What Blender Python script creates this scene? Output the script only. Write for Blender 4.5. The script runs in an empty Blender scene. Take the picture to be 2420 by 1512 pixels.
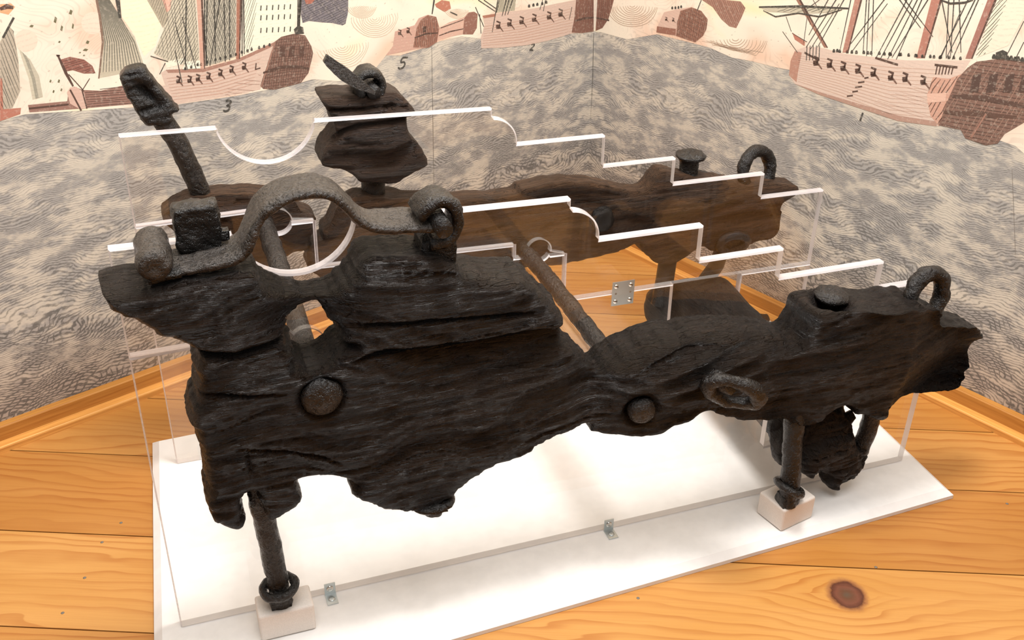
import bpy, bmesh, math, random
import numpy as np
from mathutils import Vector, Matrix
from mathutils.geometry import delaunay_2d_cdt

# ------------------------------------------------------------------ camera
FPX = 2434.47                                   # focal length in pixels of a 2420 px wide frame
YAW, PITCH, ROLL = 0.352295, 0.516703, 0.021191
CAM = np.array([0.073078, -1.203313, 1.168306])
def _basis():
    cy, sy, cp, sp = math.cos(YAW), math.sin(YAW), math.cos(PITCH), math.sin(PITCH)
    f = np.array([sy*cp, cy*cp, -sp]); r = np.array([cy, -sy, 0.0]); u = np.cross(r, f)
    c, s = math.cos(ROLL), math.sin(ROLL)
    return np.array([c*r+s*u, -s*r+c*u, f])
RB = _basis()
scene = bpy.context.scene
col = scene.collection
cd = bpy.data.cameras.new('camera'); cam = bpy.data.objects.new('camera', cd); col.objects.link(cam)
cd.sensor_width = 36.0; cd.sensor_fit = 'HORIZONTAL'; cd.lens = 36.0*FPX/2420.0; cd.clip_start = 0.02; cd.clip_end = 60
mw = Matrix.Identity(4)
for i in range(3):
    mw[i][0] = RB[0][i]; mw[i][1] = RB[1][i]; mw[i][2] = -RB[2][i]; mw[i][3] = CAM[i]
cam.matrix_world = mw
scene.camera = cam

# ------------------------------------------------------------------ world, lamps, exposure
world = bpy.data.worlds.new('room_light'); scene.world = world; world.use_nodes = True
bg = world.node_tree.nodes['Background']; bg.inputs[0].default_value = (1.0, 0.985, 0.965, 1); bg.inputs[1].default_value = 0.26
def area(name, loc, target, size, power, colr):
    l = bpy.data.lights.new(name, 'AREA'); l.shape = 'DISK'; l.size = size; l.energy = power; l.color = colr
    o = bpy.data.objects.new(name, l); col.objects.link(o); o.location = loc
    o.rotation_euler = (Vector(target)-Vector(loc)).to_track_quat('-Z', 'Y').to_euler()
    return o
area('ceiling_lamp', (0.66, -0.04, 2.5), (0.62, 0.25, 0.2), 0.55, 58, (1.0, 0.985, 0.965))
area('fill_light', (0.45, -0.75, 3.0), (0.5, 0.1, 0.0), 2.2, 84, (1.0, 0.985, 0.97))  # wide soft fill, added unseen above the front of the exhibit
vs = scene.view_settings
vs.view_transform = 'Standard'; vs.look = 'None'; vs.gamma = 1.0; vs.use_curve_mapping = False; vs.exposure = -0.12
scene.cycles.transparent_max_bounces = 24

# ------------------------------------------------------------------ helpers: pixels to points on known planes
def ray(u, v):
    return RB.T @ np.array([(u-1210)/FPX, -(v-756)/FPX, 1.0])
def at_y(u, v, y):
    r = ray(u, v); t = (y-CAM[1])/r[1]; return CAM+t*r
def at_z(u, v, z):
    r = ray(u, v); t = (z-CAM[2])/r[2]; return CAM+t*r
def at_plane(u, v, n, d):
    r = ray(u, v); t = (d-n@CAM)/(n@r); return CAM+t*r

def lin(c):
    return tuple(((x/255)/12.92 if x/255 <= 0.04045 else ((x/255+0.055)/1.055)**2.4) for x in c)
def rgba(c): return (*lin(c), 1.0)

# ------------------------------------------------------------------ helpers: numpy noise
def _hash(ix, iy, iz, seed):
    h = (ix.astype(np.int64)*374761393 + iy.astype(np.int64)*668265263 + iz.astype(np.int64)*2147483647 + seed*1274126177) & 0xffffffff
    h = ((h ^ (h >> 13))*1274126177) & 0xffffffff
    h = (h ^ (h >> 16)) & 0xffffffff
    return h/2147483647.5-1.0
def vnoise(p, seed=0):
    p = np.asarray(p, float); i = np.floor(p); f = p-i; f = f*f*f*(f*(f*6-15)+10)
    ix, iy, iz = i[:, 0], i[:, 1], i[:, 2]; out = 0
    for a in (0, 1):
        wx = f[:, 0] if a else 1-f[:, 0]
        for b in (0, 1):
            wy = f[:, 1] if b else 1-f[:, 1]
            for c in (0, 1):
                wz = f[:, 2] if c else 1-f[:, 2]
                out = out+wx*wy*wz*_hash(ix+a, iy+b, iz+c, seed)
    return out
def fbm(p, seed=0, octs=3):
    p = np.asarray(p, float); s = 0; a = 1.0; t = 0
    for o in range(octs):
        s = s+a*vnoise(p*(2.03**o)+o*7.3, seed+o); t += a; a *= 0.5
    return s/t

# ------------------------------------------------------------------ helpers: objects
def tag(o, label=None, cat=None, group=None, kind=None):
    if label: o['label'] = label
    if cat: o['category'] = cat
    if group: o['group'] = group
    if kind: o['kind'] = kind
    return o
def thing(name, loc, label, cat, group=None):
    o = bpy.data.objects.new(name, None); col.objects.link(o); o.location = loc; o.empty_display_size = 0.02
    return tag(o, label, cat, group)
def wloc(o):
    l = Vector((0, 0, 0))
    while o is not None:
        l += o.location; o = o.parent
    return l
def mesh_obj(name, verts, faces, mats, parent=None, smooth=True, mi=None, origin=None):
    """world-space verts; stored relative to the parent (or to origin)"""
    v = np.asarray(verts, float).copy()
    me = bpy.data.meshes.new(name)
    o = bpy.data.objects.new(name, me); col.objects.link(o)
    if parent is not None:
        o.parent = parent; v -= np.array(wloc(parent))
    if origin is not None:
        og = np.array(origin, float)
        v -= og if parent is None else (og-np.array(wloc(parent)))
        o.location = og if parent is None else (og-np.array(wloc(parent)))
    me.from_pydata(v.tolist(), [], [list(map(int, f)) for f in faces])
    if not isinstance(mats, (list, tuple)): mats = [mats]
    for m in mats: me.materials.append(m)
    if mi is not None: me.polygons.foreach_set('material_index', np.asarray(mi, np.int32))
    me.polygons.foreach_set('use_smooth', np.full(len(me.polygons), smooth))
    me.update()
    return o
def fix_normals(o):
    bm = bmesh.new(); bm.from_mesh(o.data); bmesh.ops.recalc_face_normals(bm, faces=bm.faces); bm.to_mesh(o.data); bm.free(); o.data.update()
    return o
def rough(o, amp, freq, seed=0, octs=3, stretch=(1, 1, 1)):
    me = o.data; n = len(me.vertices)
    co = np.empty(n*3); me.vertices.foreach_get('co', co); co = co.reshape(-1, 3)
    no = np.empty(n*3); me.vertex_normals.foreach_get('vector', no); no = no.reshape(-1, 3)
    w = co+np.array(wloc(o))
    co = co+no*(amp*fbm(w*freq*np.array(stretch), seed, octs))[:, None]
    me.vertices.foreach_set('co', co.ravel()); me.update()
    return o

class B:
    """collects primitives into one mesh"""
    def __init__(s): s.v = []; s.f = []; s.n = 0
    def add(s, v, f):
        s.v.append(np.asarray(v, float)); s.f += [[i+s.n for i in q] for q in f]; s.n += len(v); return s
    def box(s, lo, hi, div=None):
        if div is None:
            x0, y0, z0 = lo; x1, y1, z1 = hi
            return s.add([(x0,y0,z0),(x1,y0,z0),(x1,y1,z0),(x0,y1,z0),(x0,y0,z1),(x1,y0,z1),(x1,y1,z1),(x0,y1,z1)],
                         [(0,3,2,1),(4,5,6,7),(0,1,5,4),(1,2,6,5),(2,3,7,6),(3,0,4,7)])
        bm = bmesh.new(); bmesh.ops.create_cube(bm, size=1)
        bmesh.ops.subdivide_edges(bm, edges=bm.edges, cuts=div, use_grid_fill=True)
        lo = np.array(lo); hi = np.array(hi)
        v = np.array([q.co[:] for q in bm.verts]); v = (v+0.5)
        f = [[x.index for x in q.verts] for q in bm.faces]; bm.free()
        c = v-0.5; L = np.abs(c).max(1, keepdims=True); rn = c/np.maximum(np.linalg.norm(c, axis=1, keepdims=True), 1e-6)*L*1.15
        c = c*0.72+rn*0.28
        return s.add(lo+(c+0.5)*(hi-lo), f)
    def tube(s, path, rad, seg=14, caps=True, closed=False, sq=None):
        P = np.asarray(path, float); n = len(P); rad = np.broadcast_to(np.asarray(rad, float), (n,))
        T = np.gradient(P, axis=0) if not closed else (np.roll(P, -1, 0)-np.roll(P, 1, 0))
        T /= np.linalg.norm(T, axis=1, keepdims=True)
        up = np.array([0, 0, 1.0])
        if abs(T[0]@up) > 0.9: up = np.array([0, 1.0, 0])
        a = np.cross(T[0], up); a /= np.linalg.norm(a)
        vs_, fs = [], []
        for i in range(n):
            a = a-T[i]*(a@T[i]); a /= np.linalg.norm(a); b = np.cross(T[i], a)
            for k in range(seg):
                t = 2*math.pi*k/seg
                r = rad[i]
                if sq: r = r*(1+sq*(abs(math.cos(2*t))-0.5))
                vs_.append(P[i]+r*(math.cos(t)*a+math.sin(t)*b))
        m = n if closed else n-1
        for i in range(m):
            j = (i+1) % n
            for k in range(seg):
                k2 = (k+1) % seg
                fs.append((i*seg+k, i*seg+k2, j*seg+k2, j*seg+k))
        if caps and not closed:
            c0 = len(vs_); vs_.append(P[0]); vs_.append(P[-1])
            for k in range(seg):
                k2 = (k+1) % seg
                fs.append((c0, k2, k)); fs.append((c0+1, (n-1)*seg+k, (n-1)*seg+k2))
        return s.add(vs_, fs)
    def lathe(s, origin, axis, prof, seg=24):
        """prof: (radius, height along axis)"""
        if max(r for r, z in prof) > .012:
            seg = max(seg, 36); pr = [prof[0]]
            for a_, b_ in zip(prof[:-1], prof[1:]):
                k = max(1, int(math.hypot(b_[0]-a_[0], b_[1]-a_[1])/.004)); pr += [(a_[0]+(b_[0]-a_[0])*j/k, a_[1]+(b_[1]-a_[1])*j/k) for j in range(1, k+1)]
            prof = pr
        ax = np.array(axis, float); ax /= np.linalg.norm(ax)
        h = np.array([0, 0, 1.0]) if abs(ax[2]) < 0.9 else np.array([1.0, 0, 0])
        a = np.cross(ax, h); a /= np.linalg.norm(a); b = np.cross(ax, a); og = np.array(origin, float)
        vs_, fs = [], []
        for r, z in prof:
            for k in range(seg):
                t = 2*math.pi*k/seg; vs_.append(og+ax*z+max(r, 1e-5)*(math.cos(t)*a+math.sin(t)*b))
        for i in range(len(prof)-1):
            for k in range(seg):
                k2 = (k+1) % seg; fs.append((i*seg+k, i*seg+k2, (i+1)*seg+k2, (i+1)*seg+k))
        return s.add(vs_, fs)
    def ribbon(s, path, thick, y0, y1, ny=9):
        """path of (x,z) on the outer face, swept across y with rounded long edges"""
        P = np.asarray(path, float); n = len(P); T = np.gradient(P, axis=0); T /= np.linalg.norm(T, axis=1, keepdims=True)
        N = np.stack([-T[:, 1], T[:, 0]], 1); th = np.broadcast_to(np.asarray(thick, float), (n,))
        ys = np.linspace(0, 1, ny); prof = []
        for t in ys:
            e = min(t, 1-t)*2; k = 0.5+0.5*min(1, e*3.2)**0.5; prof.append((t, k, 1))
        for t in ys[::-1]:
            e = min(t, 1-t)*2; k = 0.5+0.5*min(1, e*3.2)**0.5; prof.append((t, k, 0))
        vs_, fs = [], []; m = len(prof)
        for i in range(n):
            for t, k, top in prof:
                off = (0 if top else -th[i])*1.0
                mid = -th[i]*0.5; o_ = mid+(off-mid)*k
                q = P[i]+N[i]*o_
                vs_.append((q[0], y0+(y1-y0)*t, q[1]))
        for i in range(n-1):
            for k in range(m):
                k2 = (k+1) % m; fs.append((i*m+k, i*m+k2, (i+1)*m+k2, (i+1)*m+k))
        fs.append(tuple(range(m))); fs.append(tuple((n-1)*m+k for k in range(m-1, -1, -1)))
        return s.add(vs_, fs)
    def obj(s, name, mat, parent=None, smooth=True, origin=None, fix=True):
        o = mesh_obj(name, np.concatenate(s.v), s.f, mat, parent, smooth, None, origin)
        return fix_normals(o) if fix else o

def spline(pts, step, closed=False):
    """Catmull-Rom resample of an n-D polyline"""
    P = np.asarray(pts, float); n = len(P); out = []
    for i in range(n if closed else n-1):
        if closed: a, b, c, d = P[(i-1) % n], P[i], P[(i+1) % n], P[(i+2) % n]
        else: a, b, c, d = P[max(i-1, 0)], P[i], P[i+1], P[min(i+2, n-1)]
        k = max(1, int(np.linalg.norm((c-b)[:3])/step))
        for j in range(k):
            t = j/k
            out.append(0.5*((2*b)+(-a+c)*t+(2*a-5*b+4*c-d)*t*t+(-a+3*b-3*c+d)*t**3))
    if not closed: out.append(P[-1])
    return np.array(out)
def linres(pts, step, closed=True):
    P = np.asarray(pts, float); n = len(P); out = []
    for i in range(n if closed else n-1):
        b, c = P[i], P[(i+1) % n]; k = max(1, int(round(np.linalg.norm((c-b)[:2])/step)))
        for j in range(k): out.append(b+(c-b)*j/k)
    if not closed: out.append(P[-1])
    return np.array(out)

def seg_dist(p, a, b, chunk=3000):
    """min distance of points to segments and the inverse-distance weighted index"""
    D = np.empty((0,)); 
    res = []
    ab = b-a; L2 = np.maximum((ab**2).sum(1), 1e-12)
    for i in range(0, len(p), chunk):
        q = p[i:i+chunk, None, :]-a[None]
        t = np.clip((q*ab[None]).sum(2)/L2, 0, 1)
        d = np.sqrt(((q-t[..., None]*ab[None])**2).sum(2))
        res.append(d)
    return res
def inside(p, poly):
    x, y = p[:, 0], p[:, 1]; r = np.zeros(len(p), bool); n = len(poly); j = n-1
    for i in range(n):
        xi, yi = poly[i]; xj, yj = poly[j]
        if yi != yj:
            c = ((yi > y) != (yj > y)) & (x < (xj-xi)*(y-yi)/(yj-yi)+xi)
            r ^= c
        j = i
    return r

def keep_open(v, faces, holes):
    for h in holes:
        c = np.array([v[list(f)].mean(0) for f in faces]); m = inside(c, h[:, :2]); faces = [f for f, k in zip(faces, m) if not k]
    return faces
def slab(name, mat, parent, loops, yb, sgn, T0, rnd, res=0.004, jit=0.0015, ragstep=0.005, grain=0.0022, feat=None, dents=(), ring=0.006, seed=0, smooth_outline=True):
    """A weathered timber: outlines (x, z, edge thickness) traced in the plane yb, grown along sgn*y.
    The broad face is a height field with eroded edges, grain and cracks; the rim is a real wall."""
    lp = []
    for L in loops:
        L = np.asarray(L, float)
        R_ = spline(L[:, :3], ragstep, True) if smooth_outline else linres(L, ragstep)
        nx = np.roll(R_[:, :2], -1, 0)-np.roll(R_[:, :2], 1, 0); nx /= np.maximum(np.linalg.norm(nx, axis=1, keepdims=True), 1e-9)
        nrm = np.stack([nx[:, 1], -nx[:, 0]], 1)
        q = np.stack([R_[:, 0]*55, R_[:, 1]*160, R_[:, 0]*0], 1)
        R_[:, :2] += nrm*(jit*fbm(q, seed+11, 3)+jit*.8*fbm(q*.38, seed+17, 2))[:, None]
        lp.append(R_)
    allp = np.concatenate([l[:, :2] for l in lp]); te = np.concatenate([l[:, 2] for l in lp])
    edges = []; st = 0; A, Bs, ta = [], [], []
    for l in lp:
        n = len(l); edges += [(st+i, st+(i+1) % n) for i in range(n)]
        A.append(l[:, :2]); Bs.append(np.roll(l[:, :2], -1, 0)); ta.append(l[:, 2]); st += n
    A = np.concatenate(A); Bs = np.concatenate(Bs); ta = np.concatenate(ta)
    lo = allp.min(0); hi = allp.max(0)
    gx, gz = np.meshgrid(np.arange(lo[0], hi[0], res), np.arange(lo[1], hi[1], res*0.866)); gx[1::2] += res*0.5
    rng = np.random.RandomState(seed+3)
    g = np.stack([gx.ravel(), gz.ravel()], 1)+rng.uniform(-res*.18, res*.18, (gx.size, 2))
    m = inside(g, lp[0][:, :2])
    for l in lp[1:]: m &= ~inside(g, l[:, :2])
    g = g[m]
    dmin, tw = [], []
    for d in seg_dist(g, A, Bs):
        w = 1.0/(d**4+1e-10); dmin.append(d.min(1)); tw.append((w*ta[None]).sum(1)/w.sum(1))
    dmin = np.concatenate(dmin); tw = np.concatenate(tw)
    k = dmin > res*0.55; g = g[k]; dmin = dmin[k]; tw = tw[k]
    P2 = np.concatenate([allp, g]); D = np.concatenate([np.zeros(len(allp)), dmin]); TE = np.concatenate([te, tw])
    vo, eo, fo, ov, oe, of = delaunay_2d_cdt([Vector(p) for p in P2], edges, [], 2, 1e-7)
    vo = np.array([v[:] for v in vo])
    fo = keep_open(vo, fo, lp[1:])
    src = np.array([o[0] if len(o) else -1 for o in ov])
    Dv = np.where(src >= 0, D[src], 0.0); Tv = np.where(src >= 0, TE[src], 0.05)
    rd = rnd(vo[:, 0], vo[:, 1]) if callable(rnd) else rnd
    t = np.clip(Dv/rd, 0, 1)
    tt = T0(vo[:, 0], vo[:, 1]) if callable(T0) else np.full(len(vo), T0)
    H = Tv+(tt-Tv)*np.sqrt(np.clip(1-(1-t)**2, 0, 1))
    fade = np.clip(Dv/0.008, 0, 1)*0.8+0.2
    q = np.stack([vo[:, 0]*5, vo[:, 1]*130, vo[:, 1]*0+seed], 1)
    warp = fbm(np.stack([vo[:, 0]*5, vo[:, 1]*6, vo[:, 0]*0], 1), seed+5, 2)
    q[:, 1] += warp*3
    H = H+fade*(grain*fbm(q, seed, 3)+grain*0.55*fbm(np.stack([vo[:, 0]*7, vo[:, 1]*20, vo[:, 0]*0], 1), seed+2, 3)
                +grain*0.55*fbm(np.stack([vo[:, 0]*38, vo[:, 1]*240, vo[:, 0]*0], 1), seed+8, 2))
    cr = vnoise(np.stack([vo[:, 0]*3.5, vo[:, 1]*62+warp*3, vo[:, 0]*0+seed*.37], 1), seed+31)
    msk = np.clip(vnoise(np.stack([vo[:, 0]*7, vo[:, 1]*30, vo[:, 0]*0], 1), seed+33)*1.6+.2, 0, 1)
    H = H-fade*grain*1.5*msk*np.clip(1-np.abs(cr)*9, 0, 1)
    lay = fbm(np.stack([vo[:, 0]*4.0, vo[:, 1]*30+warp*2, vo[:, 0]*0+seed], 1), seed+41, 3)
    for th in (-.28, -.05, .16, .34):
        H = H-fade*grain*.75/(1+np.exp(-np.clip((lay-th)*70, -30, 30)))
    if feat is not None: H = feat(vo[:, 0], vo[:, 1], H)
    H = np.maximum(H, 0.006)
    verts = [np.stack([vo[:, 0], yb+sgn*H, vo[:, 1]], 1)]; faces = [tuple(f) for f in fo]; base = len(vo)
    inv = {int(s): i for i, s in enumerate(src) if s >= 0}
    st = 0
    for l in lp:
        n = len(l); ids = [inv[st+i] for i in range(n)]; st += n
        hh = H[ids]; kk = max(3, int(np.max(hh)/ring))
        p2 = l[:, :2]; nx = np.roll(p2, -1, 0)-np.roll(p2, 1, 0); nx /= np.maximum(np.linalg.norm(nx, axis=1, keepdims=True), 1e-9)
        nrm = np.stack([nx[:, 1], -nx[:, 0]], 1)
        ar = np.sum(p2[:, 0]*np.roll(p2[:, 1], -1)-np.roll(p2[:, 0], -1)*p2[:, 1])
        if ar < 0: nrm = -nrm
        prev = ids
        for j in range(1, kk+1):
            f = 1-j/kk; y = yb+sgn*hh*f
            w3 = np.stack([p2[:, 0]*30, y*120, p2[:, 1]*60], 1)
            dsp = 0.0016*fbm(w3, seed+21, 3)*min(1, 3*f+.15)-0.0*f
            if j == kk: dsp = dsp-0.003
            pts = p2+nrm*dsp[:, None]
            for (dx, dy, dz, dr, dd) in dents:
                g_ = np.exp(-(((pts[:, 0]-dx)/dr)**2+((y-dy)/dr)**2+((pts[:, 1]-dz)/(dr*2.0))**2)**2)
                pts = pts-nrm*(dd*g_)[:, None]
            verts.append(np.stack([pts[:, 0], y, pts[:, 1]], 1)); cur = list(range(base, base+n)); base += n
            for i in range(n):
                i2 = (i+1) % n; faces.append((prev[i], prev[i2], cur[i2], cur[i]))
            prev = cur
        l2 = prev
        if l is lp[0]: back = [l2]
        else: back.append(l2)
    # back face
    allb = [i for b in back for i in b]; vcat = np.concatenate(verts); bp = vcat[allb][:, [0, 2]]
    e2 = []; st = 0
    for b in back:
        n = len(b); e2 += [(st+i, st+(i+1) % n) for i in range(n)]; st += n
    v2, _, f2, o2, _, _ = delaunay_2d_cdt([Vector(p) for p in bp], e2, [], 2, 1e-7)
    f2 = keep_open(np.array([v[:] for v in v2]), f2, lp[1:])
    mp = {}
    extra = []
    for i, o in enumerate(o2):
        if len(o): mp[i] = allb[o[0]]
        else:
            mp[i] = len(vcat)+len(extra); extra.append((v2[i][0], yb, v2[i][1]))
    if extra: vcat = np.concatenate([vcat, np.array(extra)])
    faces += [tuple(mp[i] for i in f) for f in f2]
    o = mesh_obj(name, vcat, faces, mat, parent)
    return fix_normals(o)

# ------------------------------------------------------------------ helpers: node materials
class M:
    def __init__(s, name):
        s.m = bpy.data.materials.new(name); s.m.use_nodes = True; s.nt = s.m.node_tree
        s.nt.nodes.clear(); s.out = s.nt.nodes.new('ShaderNodeOutputMaterial'); s._tc = None
    def n(s, t, ins=None, **kw):
        nd = s.nt.nodes.new(t)
        for k, v in kw.items(): setattr(nd, k, v)
        for k, v in (ins or {}).items(): s.set(nd.inputs[k], v)
        return nd
    def set(s, inp, v):
        if hasattr(v, 'is_output') or isinstance(v, bpy.types.NodeSocket): s.nt.links.new(v, inp)
        else: inp.default_value = v
    def co(s):
        if s._tc is None: s._tc = s.n('ShaderNodeTexCoord').outputs['Object']
        return s._tc
    def mapv(s, scale=(1, 1, 1), rot=(0, 0, 0), loc=(0, 0, 0), v=None):
        return s.n('ShaderNodeMapping', {'Vector': v or s.co(), 'Scale': scale, 'Rotation': rot, 'Location': loc}).outputs[0]
    def noise(s, v, scale=1, detail=3, rough=0.55, dist=0.0):
        return s.n('ShaderNodeTexNoise', {'Vector': v, 'Scale': scale, 'Detail': detail, 'Roughness': rough, 'Distortion': dist}).outputs['Fac']
    def math(s, op, a, b=0.0, c=0.0, clamp=False):
        return s.n('ShaderNodeMath', {0: a, 1: b, 2: c}, operation=op, use_clamp=clamp).outputs[0]
    def ramp(s, f, stops, interp='LINEAR'):
        r = s.n('ShaderNodeValToRGB', {'Fac': f}); e = r.color_ramp; e.interpolation = interp
        while len(e.elements) < len(stops): e.elements.new(0.5)
        for el, (p, c) in zip(e.elements, stops):
            el.position = p; el.color = c if len(c) == 4 else (*c, 1)
        return r.outputs['Color']
    def mix(s, f, a, b, blend='MIX'):
        nd = s.n('ShaderNodeMix', data_type='RGBA', blend_type=blend)
        s.set(nd.inputs[0], f); s.set(nd.inputs[6], a); s.set(nd.inputs[7], b); return nd.outputs[2]
    def maprange(s, v, a, b, c=0.0, d=1.0):
        return s.n('ShaderNodeMapRange', {0: v, 1: a, 2: b, 3: c, 4: d}, interpolation_type='SMOOTHSTEP').outputs[0]
    def bump(s, h, strength=0.5, dist=0.002, normal=None):
        ins = {'Height': h, 'Strength': strength, 'Distance': dist}
        if normal is not None: ins['Normal'] = normal
        return s.n('ShaderNodeBump', ins).outputs[0]
    def bsdf(s, **ins):
        return s.n('ShaderNodeBsdfPrincipled', {k.replace('_', ' '): v for k, v in ins.items()})
    def done(s, sh):
        s.nt.links.new(sh.outputs[0] if hasattr(sh, 'outputs') else sh, s.out.inputs['Surface']); return s.m

def mat_timber(name, dark, mid, light, gloss=0.38, axis='x'):
    k = M(name)
    st = {'x': (1, 12, 16), 'y': (11, 1, 11), 'z': (11, 11, 1)}[axis]
    v = k.mapv(st)
    warp = k.noise(k.mapv((3, 3, 3)), 1, 2)
    vv = k.n('ShaderNodeVectorMath', {0: v, 1: k.n('ShaderNodeCombineXYZ', {2: k.math('MULTIPLY', warp, 0.9), 1: warp}).outputs[0]}, operation='ADD').outputs[0]
    g1 = k.noise(vv, 8, 6, 0.7); g2 = k.noise(vv, 38, 4, 0.65); g3 = k.noise(vv, 95, 2, .6)
    pat = k.noise(k.mapv((1, 1, 1)), 7, 3)
    c = k.ramp(g1, [(0.30, dark), (0.52, mid), (0.78, light)])
    c = k.mix(k.maprange(pat, 0.35, 0.7, 0, 0.6), c, (*[q*0.7 for q in mid[:3]], 1))
    # thin drying cracks along the grain
    cn = k.math('ABSOLUTE', k.math('SUBTRACT', k.noise(vv, 5.5, 2, .5), .5))
    crack = k.maprange(cn, .0, .018, 1, 0)
    c = k.mix(k.math('MULTIPLY', crack, .6), c, (*[q*0.4 for q in dark[:3]], 1))
    speck = k.noise(k.mapv((1, 1, 1)), 420, 2)
    wet = k.maprange(k.noise(k.mapv((40, 160, 200)), 1, 3, .6), .42, .60)
    ro = k.math('ADD', k.math('MULTIPLY', wet, -.12), k.math('ADD', gloss-.13, k.math('MULTIPLY', speck, 0.12)))
    h = k.math('ADD', k.math('MULTIPLY', g1, 0.22), k.math('MULTIPLY', g2, 0.65))
    h = k.math('ADD', h, k.math('ADD', k.math('MULTIPLY', g3, .30), k.math('MULTIPLY', speck, 0.03)))
    h = k.math('SUBTRACT', h, k.math('MULTIPLY', crack, .35))
    return k.done(k.bsdf(Base_Color=c, Roughness=ro, Normal=k.bump(h, .95, 0.0072), Specular_IOR_Level=.30))
def mat_iron(name, dark, light, gloss=0.33, scale=60, bump=0.8):
    k = M(name); v = k.co()
    a = k.noise(v, scale*2.2, 5, 0.68); b = k.noise(v, scale*8, 3, 0.6); c_ = k.noise(v, 22, 3)
    pit = k.maprange(k.noise(v, scale*4.5, 2, .5), .34, .46, 1, 0)
    c = k.ramp(k.math('ADD', k.math('MULTIPLY', a, 0.6), k.math('MULTIPLY', c_, 0.4)), [(0.35, dark), (0.68, light)])
    c = k.mix(k.math('MULTIPLY', pit, .7), c, (*[q*.4 for q in dark[:3]], 1))
    ro = k.maprange(k.math('ADD', k.math('MULTIPLY', a, .5), k.math('MULTIPLY', c_, .5)), 0.38, 0.62, gloss-.16, gloss+.02)
    h = k.math('SUBTRACT', k.math('ADD', a, k.math('MULTIPLY', b, 0.22)), k.math('MULTIPLY', pit, .25))
    return k.done(k.bsdf(Base_Color=c, Roughness=ro, Normal=k.bump(h, .9, 0.0046*bump), Specular_IOR_Level=0.5))
WOOD = mat_timber('waterlogged_black_oak', (.0022, .0011, .0007, 1), (.0075, .0040, .0024, 1), (.026, .0145, .0092, 1), .42)
WOODY = mat_timber('waterlogged_axle_oak', (.005, .0032, .0022, 1), (.016, .010, .007, 1), (.045, .030, .022, 1), .5, 'y')
WOODF = mat_timber('brown_far_oak', (.018, .0085, .0042, 1), (.064, .031, .0145, 1), (.165, .084, .042, 1), .60)
WOODB = mat_timber('dark_brown_block_oak', (.012, .0066, .0042, 1), (.042, .0230, .0145, 1), (.100, .058, .037, 1), .60)
IRON = mat_iron('black_wrought_iron', (.0026, .0019, .0015, 1), (.012, .0088, .007, 1), .27)
IRONG = mat_iron('grey_brown_wrought_iron', (.016, .0125, .010, 1), (.058, .046, .037, 1), .34, 70, .8)
IRONR = mat_iron('brown_iron_rod', (.007, .005, .004, 1), (.036, .027, .021, 1), .38, 60, .9)

def mat_acrylic():
    k = M('clear_acrylic')
    bf = k.n('ShaderNodeNewGeometry').outputs['Backfacing']
    ior = k.math('ADD', k.math('MULTIPLY', bf, 1/1.49-1.49), 1.49)
    fr = k.n('ShaderNodeFresnel', {'IOR': ior}).outputs[0]
    tr = k.n('ShaderNodeBsdfTransparent', {'Color': (0.988, 0.984, 0.978, 1)})
    gl = k.n('ShaderNodeBsdfGlossy', {'Color': (1, 1, 1, 1), 'Roughness': 0.008})
    return k.done(k.n('ShaderNodeMixShader', {0: k.math('MULTIPLY', fr, 0.9), 1: tr.outputs[0], 2: gl.outputs[0]}))
def mat_acrylic_edge():  # frosted cut edge whose white also paints in internally reflected light
    k = M('sawn_edge_painted_glow')
    sc = k.noise(k.mapv((6, 60, 60)), 3, 2)
    d = k.bsdf(Base_Color=(0.80, 0.75, 0.76, 1), Roughness=0.22, Specular_IOR_Level=0.6)
    tl = k.n('ShaderNodeBsdfTranslucent', {'Color': (0.95, 0.9, 0.9, 1)})
    tr = k.n('ShaderNodeBsdfTransparent', {'Color': (0.97, 0.95, 0.95, 1)})
    a = k.n('ShaderNodeMixShader', {0: 0.35, 1: d.outputs[0], 2: tl.outputs[0]})
    return k.done(k.n('ShaderNodeMixShader', {0: k.maprange(sc, .3, .7, .18, .34), 1: a.outputs[0], 2: tr.outputs[0]}))
def mat_acrylic_clear_edge(name, clear, colr):
    k = M(name)
    d = k.bsdf(Base_Color=colr, Roughness=0.12, Specular_IOR_Level=0.8)
    tr = k.n('ShaderNodeBsdfTransparent', {'Color': (0.93, 0.90, 0.88, 1)})
    return k.done(k.n('ShaderNodeMixShader', {0: clear, 1: d.outputs[0], 2: tr.outputs[0]}))
ACR = mat_acrylic(); ACE = mat_acrylic_edge(); ACP = mat_acrylic_clear_edge('clear_edge_painted_glow', .28, (0.90, 0.86, 0.86, 1)); ACJ = mat_acrylic_clear_edge('butted_acrylic_joint', .74, (0.70, 0.70, 0.70, 1))  # pale edge colours stand in for light reflected inside the sheet

def mat_plain(name, c, ro=0.5, metal=0.0, bump=0, bs=80, spec=0.5):
    k = M(name); n_ = k.noise(k.co(), bs, 4)
    cc = k.mix(k.maprange(n_, .3, .7), (*c[:3], 1), (*[min(1, q*0.93) for q in c[:3]], 1))
    ins = dict(Base_Color=cc, Roughness=ro, Metallic=metal, Specular_IOR_Level=spec)
    if bump: ins['Normal'] = k.bump(n_, bump, 0.001)
    return k.done(k.bsdf(**ins))
WHITE = mat_plain('white_painted_board', (.86, .83, .80), .45, 0, .05, 30)
FOAM = mat_plain('white_foam', (.84, .76, .69), .9, 0, .35, 500, .2)
ZINC = mat_plain('zinc_plate', (.62, .65, .64), .38, .9, .05, 60)
STEEL = mat_plain('screw_steel', (.72, .68, .62), .22, 1.0)

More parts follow.
